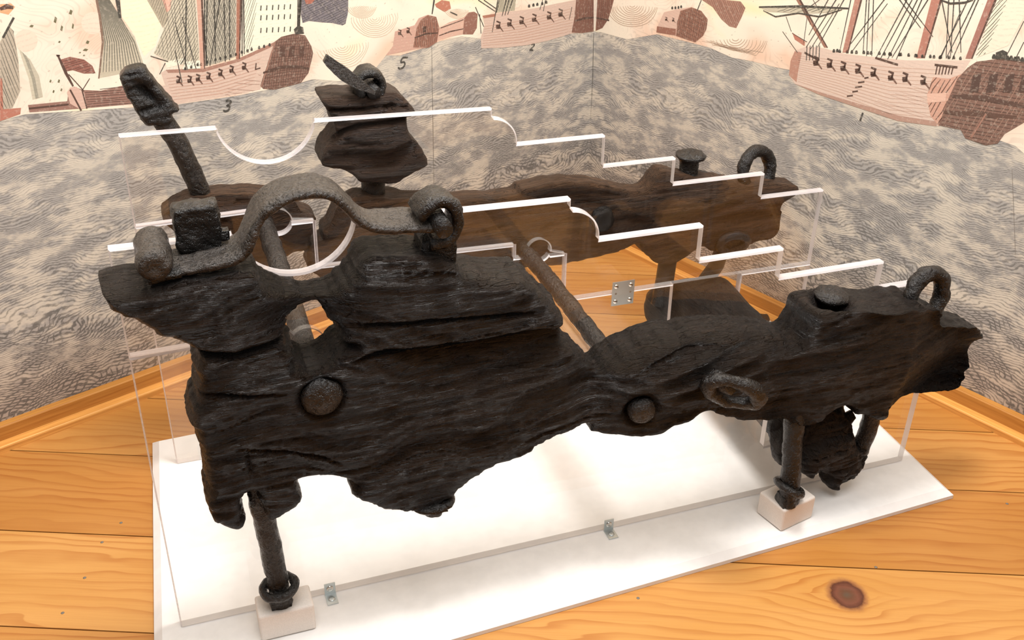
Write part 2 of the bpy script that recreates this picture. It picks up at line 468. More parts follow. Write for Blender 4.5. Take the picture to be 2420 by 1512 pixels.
def mat_pine(name, base, lt, dk, tint, knot=None, ang=0.0):
    """object X runs along the board"""
    k = M(name); off = (tint*13.7, tint*5.1, tint*3.3)
    v = k.mapv((1, 1, 1), (0, 0, 0), off)
    sep = k.n('ShaderNodeSeparateXYZ', {0: k.co()})
    x, y = sep.outputs[0], sep.outputs[1]
    wob = k.noise(k.mapv((1.6, 6, 1), (0, 0, 0), off), 1.5, 3, .5)
    yy = k.math('ADD', k.math('ADD', y, tint*0.7), k.math('MULTIPLY', wob, 0.13))
    if knot:
        kx, ky, r = knot
        dx = k.math('MULTIPLY', k.math('SUBTRACT', x, kx), 1.15); dy = k.math('SUBTRACT', y, ky)
        d = k.math('SQRT', k.math('ADD', k.math('MULTIPLY', dx, dx), k.math('MULTIPLY', dy, dy)))
        infl = k.math('EXPONENT', k.math('MULTIPLY', d, -12.0))
        sg = k.math('SIGN', dy)
        yy = k.math('SUBTRACT', yy, k.math('MULTIPLY', k.math('MULTIPLY', sg, infl), 0.075))
    rings = k.math('FRACT', k.math('MULTIPLY', yy, 46.0))
    late = k.maprange(rings, 0.45, 0.97)
    late2 = k.math('MULTIPLY', late, k.maprange(rings, 1.0, 0.95, 0, 1))
    fine = k.noise(k.mapv((2.5, 140, 1), (0, 0, 0), off), 3, 4, .6)
    big = k.noise(k.mapv((1.2, 5, 1), (0, 0, 0), off), 2, 2)
    c = k.mix(k.maprange(big, .3, .7), base, lt)
    c = k.mix(k.math('MULTIPLY', late2, k.maprange(k.noise(k.mapv((2, 3, 1), (0, 0, 0), off), 2, 2), .3, .7, .25, .8)), c, dk)
    c = k.mix(k.maprange(fine, .4, .75, 0, .22), c, dk)
    if knot:
        kn = k.noise(k.mapv((1, 1, 1)), 90, 3)
        dd = k.math('ADD', k.math('DIVIDE', d, r), k.math('MULTIPLY', k.math('SUBTRACT', kn, .5), .35))
        kc = k.ramp(k.math('DIVIDE', dd, 1.5), [(0.0, (.10, .065, .04, 1)), (.2, (.12, .05, .025, 1)), (.42, (.16, .055, .03, 1)), (.62, (.09, .028, .014, 1)), (.72, (.30, .12, .04, 1)), (1.0, base)])
        c = k.mix(k.maprange(dd, 1.1, 1.45, 1, 0), c, kc)
    return k.done(k.bsdf(Base_Color=c, Roughness=k.maprange(fine, .3, .7, .30, .42), Normal=k.bump(fine, .08, .001), Specular_IOR_Level=.45))

# ------------------------------------------------------------------ the setting
ZF = -0.018
CORNER = np.array([1.168, 1.205])
dL = np.array([math.cos(math.radians(180+22.10)), math.sin(math.radians(180+22.10))])     # from the corner to the left
dR = np.array([math.cos(math.radians(-69.84)), math.sin(math.radians(-69.84))])           # from the corner to the right
nL = np.array([dL[1]*-1, dL[0]]); nL = nL if nL@(np.array([.5, 0])-CORNER) > 0 else -nL     # into the room
nR = np.array([-dR[1], dR[0]]); nR = nR if nR@(np.array([.5, 0])-CORNER) > 0 else -nR
n3L = np.array([*nL, 0]); n3R = np.array([*nR, 0]); c3 = np.array([*CORNER, 0])
ZTOP = 2.3

def mat_sea(flip):
    k = M('engraved_sea_print_'+flip)
    sep = k.n('ShaderNodeSeparateXYZ', {0: k.co()}); s_, z_ = sep.outputs[0], sep.outputs[2]
    # slow swells bend the engraved lines; short ones make them wriggle
    big = k.noise(k.mapv((4.5, 1, 7)), 1, 1, .5)
    med = k.noise(k.mapv((11, 1, 15), (0, 0, 0), (3, 0, 1)), 1, 1, .5)
    sml = k.noise(k.mapv((34, 1, 52), (0, 0, 0), (5, 0, 2)), 1, 1, .5)
    fine = k.noise(k.mapv((110, 1, 190)), 1, 2, .5)
    warp = k.math('ADD', k.math('MULTIPLY', k.math('SUBTRACT', big, .5), .13), k.math('MULTIPLY', k.math('SUBTRACT', med, .5), .034))
    warp = k.math('ADD', warp, k.math('ADD', k.math('MULTIPLY', k.math('SUBTRACT', sml, .5), .011), k.math('MULTIPLY', k.math('SUBTRACT', fine, .5), .0035)))
    zw = k.math('ADD', z_, warp)
    zz = k.math('MAXIMUM', k.math('SUBTRACT', .0066, k.math('MULTIPLY', zw, .0046)), .0032)
    ph = k.math('MULTIPLY', k.math('LOGARITHM', zz, math.e), -1/.0046)
    sn = k.math('SINE', k.math('MULTIPLY', ph, 2*math.pi))
    # tone: pale crests and grey troughs of the printed waves, in short slanting patches
    tone = k.noise(k.mapv((15, 1, 34), (0, .22, 0), (9, 0, 4)), 1, 3, .6)
    tone2 = k.noise(k.mapv((5, 1, 9), (0, .1, 0), (2, 0, 4)), 1, 2, .5)
    tone = k.math('ADD', k.math('MULTIPLY', tone, .72), k.math('MULTIPLY', tone2, .28))
    low = k.maprange(z_, .42, -.02, 0, .085)
    tone = k.math('SUBTRACT', tone, low)
    thr = k.maprange(tone, .36, .60, -.05, .60)
    line = k.maprange(k.math('SUBTRACT', sn, thr), -.4, .5)
    brk = k.maprange(k.noise(k.mapv((70, 1, 260)), 1, 2, .6), .36, .52, .45, 1)
    near = k.maprange(z_, .55, .02, .48, .76)
    ink = k.math('MULTIPLY', k.math('MULTIPLY', line, brk), k.math('MULTIPLY', k.maprange(tone, .36, .60, 1.0, .72), near))
    sw = k.math('ADD', s_, k.math('MULTIPLY', ph, .0075))
    sn2 = k.math('SINE', k.math('MULTIPLY', k.math('ADD', sw, k.math('MULTIPLY', med, .06)), 2*math.pi/.015))
    cross = k.math('MULTIPLY', k.maprange(sn2, .45, .95), k.maprange(tone, .50, .40, 0, .7))
    cross = k.math('MULTIPLY', cross, k.maprange(z_, .40, .16, .0, 1))
    ink = k.math('MAXIMUM', ink, cross)
    tips = k.math('MULTIPLY', k.maprange(k.noise(k.mapv((55, 1, 190), (0, .15, 0)), 1, 2, .6), .62, .70, 0, .55), k.maprange(tone, .40, .60, 1, .3))
    ink = k.math('MAXIMUM', ink, tips)
    wt = k.math('ADD', tone, k.math('MULTIPLY', k.math('SUBTRACT', k.noise(k.mapv((45, 1, 100)), 1, 4, .65), .5), .34))
    wash = k.maprange(k.math('ADD', wt, low), .44, .60)
    c = k.mix(wash, rgba((166, 162, 157)), rgba((206, 197, 182)))
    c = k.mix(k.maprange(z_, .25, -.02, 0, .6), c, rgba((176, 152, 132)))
    c = k.mix(ink, c, rgba((62, 62, 59)))
    return k.done(k.bsdf(Base_Color=c, Roughness=.62, Specular_IOR_Level=.3))
def mat_sky():
    k = M('printed_sky_and_smoke')
    a = k.noise(k.mapv((4, 4, 5)), 1, 3, .5, .6); b = k.noise(k.mapv((5, 5, 6), (0, 0, 0), (7, 2, 1)), 1, 3, .5, .5)
    c = k.ramp(a, [(.30, rgba((234, 222, 178))), (.44, rgba((236, 227, 207))), (.56, rgba((235, 220, 202))), (.68, rgba((228, 196, 172)))])
    c = k.mix(k.maprange(b, .52, .68, 0, .75), c, rgba((228, 192, 168)))
    curl = k.noise(k.mapv((9, 9, 10), (0, 0, 0), (1, 4, 8)), 1, 2, .4, .5)
    fr = k.math('SINE', k.math('MULTIPLY', curl, 150))
    l = k.math('MULTIPLY', k.maprange(fr, .45, .9), k.maprange(k.math('ADD', b, k.math('MULTIPLY', a, .5)), .70, .86, .0, .15))
    sp = k.maprange(k.noise(k.mapv((120, 120, 160)), 1, 1), .68, .74, 0, .35)
    c = k.mix(k.math('MAXIMUM', l, sp), c, rgba((120, 108, 96)))
    return k.done(k.bsdf(Base_Color=c, Roughness=.62, Specular_IOR_Level=.3))
def mat_print():
    k = M('printed_ship_colours')
    at = k.n('ShaderNodeVertexColor', layer_name='ink').outputs['Color']
    h = k.math('SINE', k.math('MULTIPLY', k.math('ADD', k.n('ShaderNodeSeparateXYZ', {0: k.co()}).outputs[2], k.math('MULTIPLY', k.noise(k.mapv((8, 8, 8)), 1, 2), .05)), 900))
    n_ = k.noise(k.mapv((140, 140, 140)), 1, 3, .7)
    f = k.math('MULTIPLY', k.maprange(h, .2, .9), k.maprange(n_, .40, .68, .0, .26))
    c = k.mix(f, at, k.mix(.72, at, rgba((58, 44, 38))))
    c = k.mix(k.maprange(n_, .50, .70, .04, .24), c, rgba((240, 226, 206)))
    return k.done(k.bsdf(Base_Color=c, Roughness=.62, Specular_IOR_Level=.3))
SKY = mat_sky(); INK = mat_print()

def wall_obj(name, d, n, length, mat, over):
    """a wall slab: local X along the wall from the corner, local -Y or +Y into the wall"""
    o = bpy.data.objects.new(name, bpy.data.meshes.new(name)); col.objects.link(o)
    X = np.array([d[0], d[1], 0]); Yv = np.array([-n[0], -n[1], 0]); Zv = np.array([0, 0, 1.0])
    mt = Matrix.Identity(4)
    for i in range(3): mt[i][0] = X[i]; mt[i][1] = Yv[i]; mt[i][2] = Zv[i]; mt[i][3] = c3[i]
    b = B().box((-over, 0, ZF), (length, .08, ZTOP))
    o.data.from_pydata(np.concatenate(b.v).tolist(), [], b.f); o.data.materials.append(mat); o.data.update()
    fix_normals(o); o.matrix_world = mt
    tag(o, kind='structure')
    return o, mt
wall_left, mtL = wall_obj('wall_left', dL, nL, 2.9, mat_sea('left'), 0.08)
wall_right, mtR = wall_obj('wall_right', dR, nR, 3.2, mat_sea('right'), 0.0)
imL = mtL.inverted(); imR = mtR.inverted()

# --- print layer on the walls: traced shapes brought back to wall coordinates (metres along the wall, height)
def wall_pt(side, u, v):
    n3 = n3L if side == 'L' else n3R; p = at_plane(u, v, n3, n3@c3); q = (imL if side == 'L' else imR) @ Vector(p); return (q[0], q[2])
class Print:
    def __init__(s, side): s.side = side; s.v = []; s.f = []; s.c = []
    def P(s, pts): return [wall_pt(s.side, *p) for p in pts]
    def up(s, pts):
        """shapes that leave the picture at its top edge go on upwards on the wall"""
        out = []; n = len(pts)
        for i in range(n):
            a, b = pts[i], pts[(i+1) % n]; out.append(a)
            if abs(a[1]) < .01 and abs(b[1]) < .01:
                pa, pb = pts[i-1], pts[(i+2) % n]
                da = np.clip((a[0]-pa[0])/min(a[1]-pa[1], -20), -.8, .8); db = np.clip((b[0]-pb[0])/min(b[1]-pb[1], -20), -.8, .8)
                d = (da+db)/2; out += [(a[0]-d*230, -230), (b[0]-d*230, -230)]
        return out
    def poly(s, pts, c, layer=1, raw=False):
        q = pts if raw else s.P(s.up(pts)); b = len(s.v); y = -0.0001*layer-0.0001
        tri = delaunay_2d_cdt([Vector(p) for p in q], [(i, (i+1) % len(q)) for i in range(len(q))], [], 1, 1e-7)
        for p in tri[0]: s.v.append((p[0], y, p[1])); s.c.append(c)
        s.f += [tuple(b+i for i in f) for f in tri[2]]; return s
    def line(s, pts, w, c, layer=3, raw=False):
        """w in metres on the wall"""
        if not raw and abs(pts[0][1]) < .01 and pts[1][1] > 30:
            d = (pts[1][0]-pts[0][0])/(pts[1][1]-pts[0][1]); pts = [(pts[0][0]-d*200, -200)]+list(pts)
        q = np.array(pts if raw else s.P(pts)); t = np.gradient(q, axis=0); t /= np.maximum(np.linalg.norm(t, axis=1, keepdims=True), 1e-9)
        n = np.stack([-t[:, 1], t[:, 0]], 1); b = len(s.v); y = -0.0001*layer-0.0001
        ws = np.full(len(q), w/2); ws[0] *= .6; ws[-1] *= .6
        for p, m, k in zip(q, n, ws):
            s.v.append((p[0]+m[0]*k, y, p[1]+m[1]*k)); s.v.append((p[0]-m[0]*k, y, p[1]-m[1]*k)); s.c += [c, c]
        for i in range(len(q)-1): s.f.append((b+2*i, b+2*i+1, b+2*i+3, b+2*i+2))
        return s
    def hatch(s, pts, dirv, gap, w, c, layer=2, seed=0, keep=1.0):
        """engraver's hatching inside a traced outline: lines along dirv (wall units)"""
        gap *= .70; w *= .60
        q = np.array(s.P(s.up(pts))); rng = random.Random(seed); d = np.array(dirv, float); d /= np.linalg.norm(d); n = np.array([-d[1], d[0]])
        a = q@n; lo, hi = a.min(), a.max(); x = lo+gap*.5
        while x < hi:
            hits = []
            for i in range(len(q)):
                p0, p1 = q[i], q[(i+1) % len(q)]; a0, a1 = p0@n-x, p1@n-x
                if (a0 > 0) != (a1 > 0): hits.append((p0+(p1-p0)*(a0/(a0-a1)))@d)
            hits.sort()
            for i in range(0, len(hits)-1, 2):
                if rng.random() > keep: continue
                p0 = n*x+d*(hits[i]+rng.random()*.004); p1 = n*x+d*(hits[i+1]-rng.random()*.004)
                m = (p0+p1)/2+n*gap*(rng.random()-.5)*.7
                s.line([tuple(p0), tuple(m), tuple(p1)], w, c, layer, True)
            x += gap
        return s
    def obj(s, name, mat=None, label=None):
        me = bpy.data.meshes.new(name); o = bpy.data.objects.new(name, me); col.objects.link(o)
        o.parent = wall_left if s.side == 'L' else wall_right
        me.from_pydata(s.v, [], s.f); me.materials.append(mat or INK)
        at = me.color_attributes.new('ink', 'FLOAT_COLOR', 'POINT')
        at.data.foreach_set('color', np.array([(*lin(c), 1.0) for c in s.c], float).ravel())
        me.update(); bm = bmesh.new(); bm.from_mesh(me)
        for f in bm.faces:
            f.normal_update()
            if f.normal.y > 0: f.normal_flip()
        bm.to_mesh(me); bm.free()
        if label: o['label'] = label
        return o
def z3(pts, ox=0, k=3.024): return [(ox+x/k, y/k) for x, y in pts]
def zr(pts): return z3(pts, 1420, 2.42)
DK = (52, 50, 46); DB = (74, 48, 40); BR = (122, 82, 66); PK = (206, 166, 146); PK2 = (188, 140, 118); RD = (150, 84, 66); GS = (168, 160, 140)
rnd = random.Random(5)

# sky polygons (they run on above and beside the frame)
def top_of(side, s0, s1): return [(s1, ZTOP-.01), (s0, ZTOP-.01)]
hzL = [(-420, 355), (-180, 322), (0, 285), (60, 270), (200, 261), (420, 247), (560, 226), (690, 201), (740, 187), (800, 192), (850, 183), (886, 163), (912, 131), (945, 131), (1000, 114), (1040, 97), (1090, 86), (1140, 92), (1242, 96), (1355, 79), (1401, 74)]
p = Print('L'); q = p.P(hzL); q[-1] = (0.0, q[-1][1]); q[0] = (2.89, q[0][1])
p.poly(q+[(0, ZTOP-.01), (2.89, ZTOP-.01)], (240, 230, 210), 1, True); p.obj('printed_sky', SKY)
hzR = [(1403, 74), (1420, 76), (1482, 93), (1552, 81), (1618, 97), (1676, 112), (1730, 136), (1780, 145), (1833, 159), (1866, 165), (1937, 190), (2040, 226), (2122, 262), (2217, 285), (2330, 320), (2400, 345), (2440, 380), (2600, 430)]
p = Print('R'); q = p.P(hzR); q[0] = (0.0, q[0][1]); q[-1] = (3.19, q[-1][1]-.05)
p.poly(q+[(3.19, ZTOP-.01), (0, ZTOP-.01)], (240, 230, 210), 1, True); p.obj('printed_sky', SKY)

def guns(p, pts, k=1.0, c=DB):
    for (u, v) in pts:
        p.line([(u-4*k, v-9*k), (u+3*k, v-6*k), (u+1*k, v+2*k)], .0042*k, c, 4)
        p.line([(u-5*k, v+2*k), (u+4*k, v+4*k), (u+9*k, v+11*k)], .0030*k, (110, 78, 66), 4)
        p.poly([(u-5*k, v-2*k), (u+3*k, v-3*k), (u+4*k, v+5*k), (u-4*k, v+6*k)], c, 4)
def rig(p, pairs, w=.0022, c=DK):
    for a, b in pairs: p.line([a, b], w, c, 4)
def crew(p, a, b, n, k=1.0, seed=1):
    r = random.Random(seed)
    for i in range(n):
        t = (i+.5)/n+r.uniform(-.02, .02); u = a[0]+(b[0]-a[0])*t; v = a[1]+(b[1]-a[1])*t+r.uniform(-1, 1)
        p.poly([(u-2.2*k, v+3), (u-2.6*k, v-1), (u-1*k, v-4*k), (u+1.4*k, v-4*k), (u+2.6*k, v-.5), (u+2.2*k, v+3)], DK, 4)

# left wall: sails and a galley at the far left
p = Print('L')
p.poly(z3([(0, 300), (60, 180), (95, 220), (130, 420), (145, 650), (90, 770), (0, 800)]), (176, 164, 146), 2)
p.hatch(z3([(0, 300), (60, 180), (95, 220), (130, 420), (145, 650), (90, 770), (0, 800)]), (.15, 1), .007, .002, (96, 92, 84), 3, 2)
p.poly(z3([(0, 560), (16, 560), (22, 780), (150, 770), (145, 815), (0, 865)]), (176, 112, 94), 3)
p.poly(z3([(0, 30), (80, 25), (108, 50), (60, 105), (0, 90)]), (214, 160, 116), 2); p.line(z3([(0, 65), (50, 45), (95, 55)]), .008, DB, 3)
p.line(z3([(20, 270), (98, 125)]), .006, DK, 4)
p.obj('printed_sail', label='printed grey sail and red hull at the far left of the mural')
p = Print('L')
for k_ in range(3):
    sh = k_*22
    p.poly(z3([(135+sh, 350+sh), (170+sh, 380+sh), (235+sh, 520+sh//2), (262+sh, 705-sh//3), (232+sh, 712-sh//3), (205+sh, 560), (160+sh, 430)]), [(196, 188, 166), (150, 146, 130), (188, 180, 160)][k_], 2+k_)
p.poly(z3([(200, 750), (480, 722), (490, 650), (530, 618), (590, 642), (720, 648), (860, 615), (980, 590), (980, 740), (620, 772), (210, 802)]), (142, 104, 92), 3)
p.hatch(z3([(590, 650), (860, 620), (980, 600), (980, 735), (620, 770)]), (1, .12), .006, .002, DB, 4, 3)
p.poly(z3([(478, 660), (500, 625), (545, 620), (600, 660), (622, 770), (575, 782), (500, 740)]), (206, 172, 156), 4)
p.line(z3([(500, 640), (580, 790)]), .005, DB, 5); p.line(z3([(585, 640), (620, 775)]), .004, DB, 5); p.line(z3([(205, 775), (490, 745)]), .005, DB, 5)
p.poly(z3([(432, 425), (500, 405), (600, 425), (660, 470), (682, 522), (600, 525), (520, 500), (460, 512)]), (140, 88, 76), 4)
p.hatch(z3([(432, 425), (500, 405), (600, 425), (660, 470), (682, 522), (600, 525), (520, 500), (460, 512)]), (1, -.12), .006, .002, (90, 50, 42), 5, 4)
p.line(z3([(412, 392), (470, 520), (522, 615)]), .005, DB, 5); p.poly(z3([(400, 390), (430, 392), (424, 404), (405, 402)]), DB, 5)
p.line(z3([(640, 560), (590, 640)]), .0025, DB, 5); p.line(z3([(490, 530), (600, 650)]), .0025, DB, 5)
p.obj('printed_galley', label='printed brown galley with a red flag')
p = Print('L')
sail = z3([(690, 0), (780, 0), (850, 130), (960, 260), (1030, 470), (900, 520), (700, 560), (735, 380), (728, 200), (700, 80)])
p.poly(sail, (190, 180, 158), 2)
p.poly(z3([(860, 0), (1060, 0), (1150, 180), (1110, 330), (1030, 400), (960, 250), (870, 120)]), (240, 232, 196), 2)
for a_ in range(15):
    t = a_/14; p.line(z3([(692+88*t, 0), (712+150*t, 130), (735+225*t, 300), (715+300*t, 520-40*t)]), .0022, (112, 108, 96), 3)
p.line(z3([(690, 0), (712, 110), (735, 300), (705, 560)]), .004, (122, 96, 80), 4); p.line(z3([(840, 0), (858, 130)]), .008, DK, 4)
p.poly(z3([(1050, 0), (1180, 0), (1205, 120), (1165, 200)]), (170, 158, 136), 3); p.hatch(z3([(1050, 0), (1180, 0), (1205, 120), (1165, 200)]), (.6, -1), .006, .0018, (104, 98, 86), 4, 6)
p.poly(z3([(1160, 0), (1225, 0), (1215, 70), (1190, 90)]), (222, 168, 148), 3)
for (x, y, w, h) in [(395, 140, 12, 26), (440, 200, 10, 22), (520, 185, 8, 22), (505, 85, 14, 20), (625, 300, 14, 14), (610, 355, 20, 10), (225, 185, 16, 10), (360, 578, 8, 12), (420, 578, 9, 14), (382, 652, 8, 12), (438, 640, 8, 12), (570, 375, 9, 6), (424, 298, 10, 8), (600, 395, 10, 6)]:
    p.poly(z3([(x-w, y+h*.6), (x-w*.2, y-h*.9), (x+w, y-h*.4), (x+w*.4, y+h)]), (100, 96, 66), 3)
for (x, y, r_) in [(185, 290, 85), (665, 165, 85), (760, 240, 50)]:
    p.poly(z3([(x+r_*math.cos(t*.45), y+r_*.95*math.sin(t*.45)) for t in range(14)]), (240, 206, 186), 1.5)
p.obj('printed_sail', label='printed tall grey lateen sail with a yellow sky patch')
# left wall: the great ship with the brown stern
p = Print('L')
hull = z3([(1150, 520), (1185, 498), (1300, 505), (1450, 490), (1600, 450), (1760, 395), (1960, 300), (1990, 300), (1900, 470), (1860, 640), (1600, 690), (1280, 742), (1160, 770), (980, 765), (1000, 640), (1180, 610)])
p.poly(hull, (206, 180, 164), 2)
p.poly(z3([(1185, 498), (1450, 488), (1700, 420), (1960, 300), (1950, 330), (1710, 440), (1450, 515), (1200, 520)]), (158, 116, 100), 3)
stern = z3([(1960, 300), (2010, 262), (2100, 240), (2180, 252), (2225, 330), (2237, 380), (2205, 520), (2150, 592), (2060, 615), (1960, 640), (1880, 635), (1860, 610), (1905, 470)])
p.poly(stern, (122, 88, 76), 3); p.hatch(stern, (.25, -1), .0075, .0022, (72, 46, 38), 4, 7); p.hatch(stern, (1, .08), .008, .0018, (86, 58, 48), 5, 8, .8)
p.line(z3([(1880, 520), (2000, 480), (2120, 475), (2210, 490)]), .006, DB, 6); p.line(z3([(1965, 300), (1915, 460), (1865, 620)]), .004, (150, 110, 94), 6)
for x in (2000, 2070, 2140): p.poly(z3([(x, 330), (x+36, 325), (x+32, 400), (x-6, 405)]), (78, 50, 42), 6)
for t in range(8):
    p.line(z3([(1190+6*t, 560+22*t), (1450+20*t, 540+18*t), (1860-8*t, 420+26*t)]), .0018, (190, 152, 134), 3)
p.hatch(z3([(1640, 600), (1880, 520), (1860, 640), (1600, 690)]), (1, .25), .009, .0016, (168, 132, 116), 4, 9, .7)
guns(p, z3([(1275, 575), (1355, 572), (1415, 562), (1490, 548), (1575, 525), (1655, 500), (1745, 478)]), 1.15)
p.line(z3([(1830, 450), (1825, 495), (1860, 485)]), .004, DB, 5)
for a_, b_ in [((1405, 0), (1432, 490)), ((1690, 0), (1686, 420))]:
    w_ = 40 if a_[0] == 1405 else 34
    p.poly(z3([a_, (a_[0]+w_, 0), (b_[0]+w_*.75, b_[1]), b_]), (156, 100, 80) if w_ == 34 else (200, 154, 134), 4)
    p.line(z3([(a_[0]+w_-3, 0), (b_[0]+w_*.72, b_[1])]), .004, DB, 5)
s1 = z3([(1215, 0), (1400, 0), (1426, 478), (1330, 470), (1200, 440), (1100, 380), (1165, 220), (1190, 110)])
s2 = z3([(1462, 0), (1688, 0), (1684, 405), (1560, 450), (1470, 470)]); s3 = z3([(1752, 0), (2120, 0), (2100, 245), (1965, 290), (1745, 385)])
p.poly(s1, (196, 186, 164), 2.5); p.poly(s2, (176, 168, 150), 2.5); p.poly(s3, (236, 230, 206), 2.5)
p.hatch(s1, (.8, -1), .0065, .0022, (92, 88, 78), 3, 10); p.hatch(s1, (.05, -1), .011, .0018, (120, 114, 102), 3, 11)
p.hatch(s2, (.5, -1), .0055, .0022, (80, 78, 70), 3, 12); p.hatch(s2, (-.3, -1), .010, .0018, (96, 92, 82), 3, 13)
p.hatch(z3([(1745, 0), (1840, 0), (1800, 360), (1745, 385)]), (.5, -1), .0065, .0022, (110, 106, 94), 3, 14)
for yy_ in (55, 125, 215):
    for i_ in range(6):
        x_ = 1865+i_*42; p.line(z3([(x_, yy_-16-i_*2), (x_-3, yy_+20-i_*2)]), .0042, DK, 5)
rig(p, [(z3([a])[0], z3([b])[0]) for a, b in [((1440, 0), (1480, 470)), ((1460, 0), (1462, 470)), ((1480, 0), (1470, 470)), ((1330, 0), (1325, 490)), ((1300, 120), (1400, 490)), ((1250, 160), (1340, 500)), ((1530, 0), (1540, 455)), ((1600, 0), (1610, 440)), ((1640, 0), (1640, 430)), ((1570, 0), (1500, 470)), ((1740, 0), (1745, 385)), ((1728, 0), (1730, 400)), ((1250, 360), (1300, 590)), ((1075, 400), (1200, 440)), ((2130, 0), (2125, 215)), ((2145, 0), (2140, 220)), ((1180, 450), (1140, 530)), ((1325, 400), (1290, 460))]], .003)
p.poly(z3([(1180, 440), (1330, 410), (1300, 460), (1190, 485)]), (236, 226, 204), 3); p.poly(z3([(1330, 440), (1440, 430), (1440, 490), (1300, 500)]), (238, 230, 210), 3)
crew(p, z3([(1310, 495)])[0], z3([(1940, 315)])[0], 16, 1.1, 3)
p.poly(z3([(2098, 210), (2130, 180), (2165, 195), (2172, 240), (2110, 245)]), DK, 5)
p.obj('printed_warship', label='printed pink warship with a rounded brown stern on the left wall')
# left wall: dark ensign and the small sterns
p = Print('L')
fl = z3([(20, 0), (372, 0), (370, 90), (352, 170), (330, 182), (260, 165), (180, 160), (90, 150), (45, 165), (30, 90)], 700)
p.poly(fl, (116, 110, 116), 2); p.hatch(fl, (1, -.25), .0065, .0022, (66, 64, 70), 3, 15); p.hatch(fl, (.6, .7), .010, .002, (84, 80, 84), 3, 16, .7)
p.poly(z3([(60, 0), (130, 0), (110, 25), (70, 30)], 700), (160, 92, 74), 4)
p.line(z3([(30, 0), (15, 180), (45, 240)], 700), .006, DK, 4)
p.obj('printed_flag', label='printed dark ensign streaming from the warship')
p = Print('L')
for (cx_, cy_, R_, a0_, a1_) in [(330, 330, 190, -.2, 2.9), (560, 130, 170, -.3, 3.2), (470, 40, 110, .1, 3.0), (1150, 60, 90, .2, 2.9)]:
    for i_ in range(10):
        r_ = R_*(i_+1)/10.5
        p.line(z3([(cx_+r_*math.cos(t)*(1+.05*math.sin(4*t+i_)), cy_+r_*.85*math.sin(t)) for t in np.linspace(a0_, a1_, 14)], 700), .0014, (206, 180, 156), 2)
h3 = z3([(640, 395), (690, 330), (705, 225), (845, 180), (875, 130), (940, 105), (1000, 120), (1022, 200), (1005, 300), (945, 340), (850, 352)], 700)
p.poly(h3, (196, 156, 140), 3); st3 = z3([(835, 340), (860, 200), (890, 140), (940, 108), (1000, 120), (1022, 200), (1005, 300), (945, 340)], 700)
p.poly(st3, (142, 96, 80), 4); p.hatch(st3, (.1, 1), .008, .002, DB, 5, 17); guns(p, z3([(740, 235), (800, 222)], 700), .9)
p.poly(z3([(905, 190), (930, 186), (928, 228), (902, 232)], 700), DB, 5); p.line(z3([(845, 270), (930, 240), (1010, 235)], 700), .004, DB, 5)
h4 = z3([(1008, 290), (1022, 200), (1090, 160), (1195, 125), (1230, 88), (1270, 82), (1295, 100), (1290, 200), (1262, 245), (1190, 245), (1100, 262)], 700)
p.poly(h4, (206, 168, 150), 3); p.poly(z3([(1190, 245), (1200, 130), (1232, 90), (1272, 84), (1296, 100), (1290, 200), (1262, 245)], 700), (136, 92, 78), 4)
p.line(z3([(1020, 255), (1100, 225), (1195, 205)], 700), .003, DB, 5); p.line(z3([(1030, 200), (1195, 140)], 700), .003, DB, 5)
p.poly(z3([(990, 30), (1040, 0), (1095, 10), (1105, 60), (1060, 85), (1000, 50)], 700), (178, 112, 90), 4); p.line(z3([(985, 0), (970, 100)], 700), .005, DK, 5)
p.line(z3([(1100, 85), (1150, 108)], 700), .004, DK, 5)
p.obj('printed_ship', label='two small printed sterns in the smoke beside the figure 5')
# left wall to corner: the ship in the corner
p = Print('L')
h5 = z3([(1330, 112), (1420, 97), (1560, 80), (1700, 60), (1860, 25), (1990, 0), (2125, -30), (2125, 225), (1970, 238), (1800, 290), (1650, 322), (1480, 340), (1322, 345), (1318, 270), (1345, 180)], 700)
p.poly(h5, (204, 178, 163), 3)
p.poly(z3([(2000, -10), (2125, -40), (2125, 224), (2040, 236), (1968, 232), (1990, 110)], 700), (124, 82, 68), 4); p.hatch(z3([(2000, -10), (2125, -40), (2125, 224), (1970, 232)], 700), (.08, 1), .010, .002, DB, 5, 18)
p.line(z3([(1990, 150), (2060, 130), (2125, 125)], 700), .006, DB, 6)
p.poly(z3([(1330, 112), (1420, 97), (1420, 118), (1340, 130)], 700), (160, 106, 86), 4)
for t in range(9): p.line(z3([(1345-t*2, 190+t*17), (1600, 150+t*19), (1975, 60+t*20)], 700), .0018, (188, 152, 134), 4)
guns(p, z3([(1445, 185), (1525, 168), (1612, 152), (1702, 134), (1808, 118), (1890, 98)], 700), 1.25)
rig(p, [(z3([a], 700)[0], z3([b], 700)[0]) for a, b in [((1280, 50), (1340, 190)), ((1310, 100), (1320, 240)), ((1300, 0), (1420, 80)), ((1340, 0), (1425, 60)), ((1440, 0), (1400, 230)), ((1450, 0), (1430, 90)), ((1500, 0), (1470, 115)), ((1520, 0), (1490, 110)), ((1545, 0), (1510, 105)), ((1760, 0), (1740, 70)), ((1780, 0), (1765, 80)), ((1970, 50), (1950, 140))]], .0035)
p.poly(z3([(1440, 0), (1570, 0), (1560, 75), (1430, 90)], 700), (180, 172, 150), 3.5); p.hatch(z3([(1440, 0), (1570, 0), (1560, 75), (1430, 90)], 700), (.3, 1), .006, .002, (88, 84, 74), 4, 19)
crew(p, z3([(1650, 50)], 700)[0], z3([(1800, 15)], 700)[0], 5, 1.1, 4)
p.obj('printed_warship', label='printed pink hull running into the corner of the room')
p = Print('R')
p.poly([(1403, -20), (1456, -20), (1447, 15), (1438, 45), (1424, 66), (1403, 75)], (124, 82, 68), 3); p.hatch([(1403, -20), (1456, -20), (1447, 15), (1438, 45), (1424, 66), (1403, 75)], (.05, 1), .010, .002, DB, 4, 20)
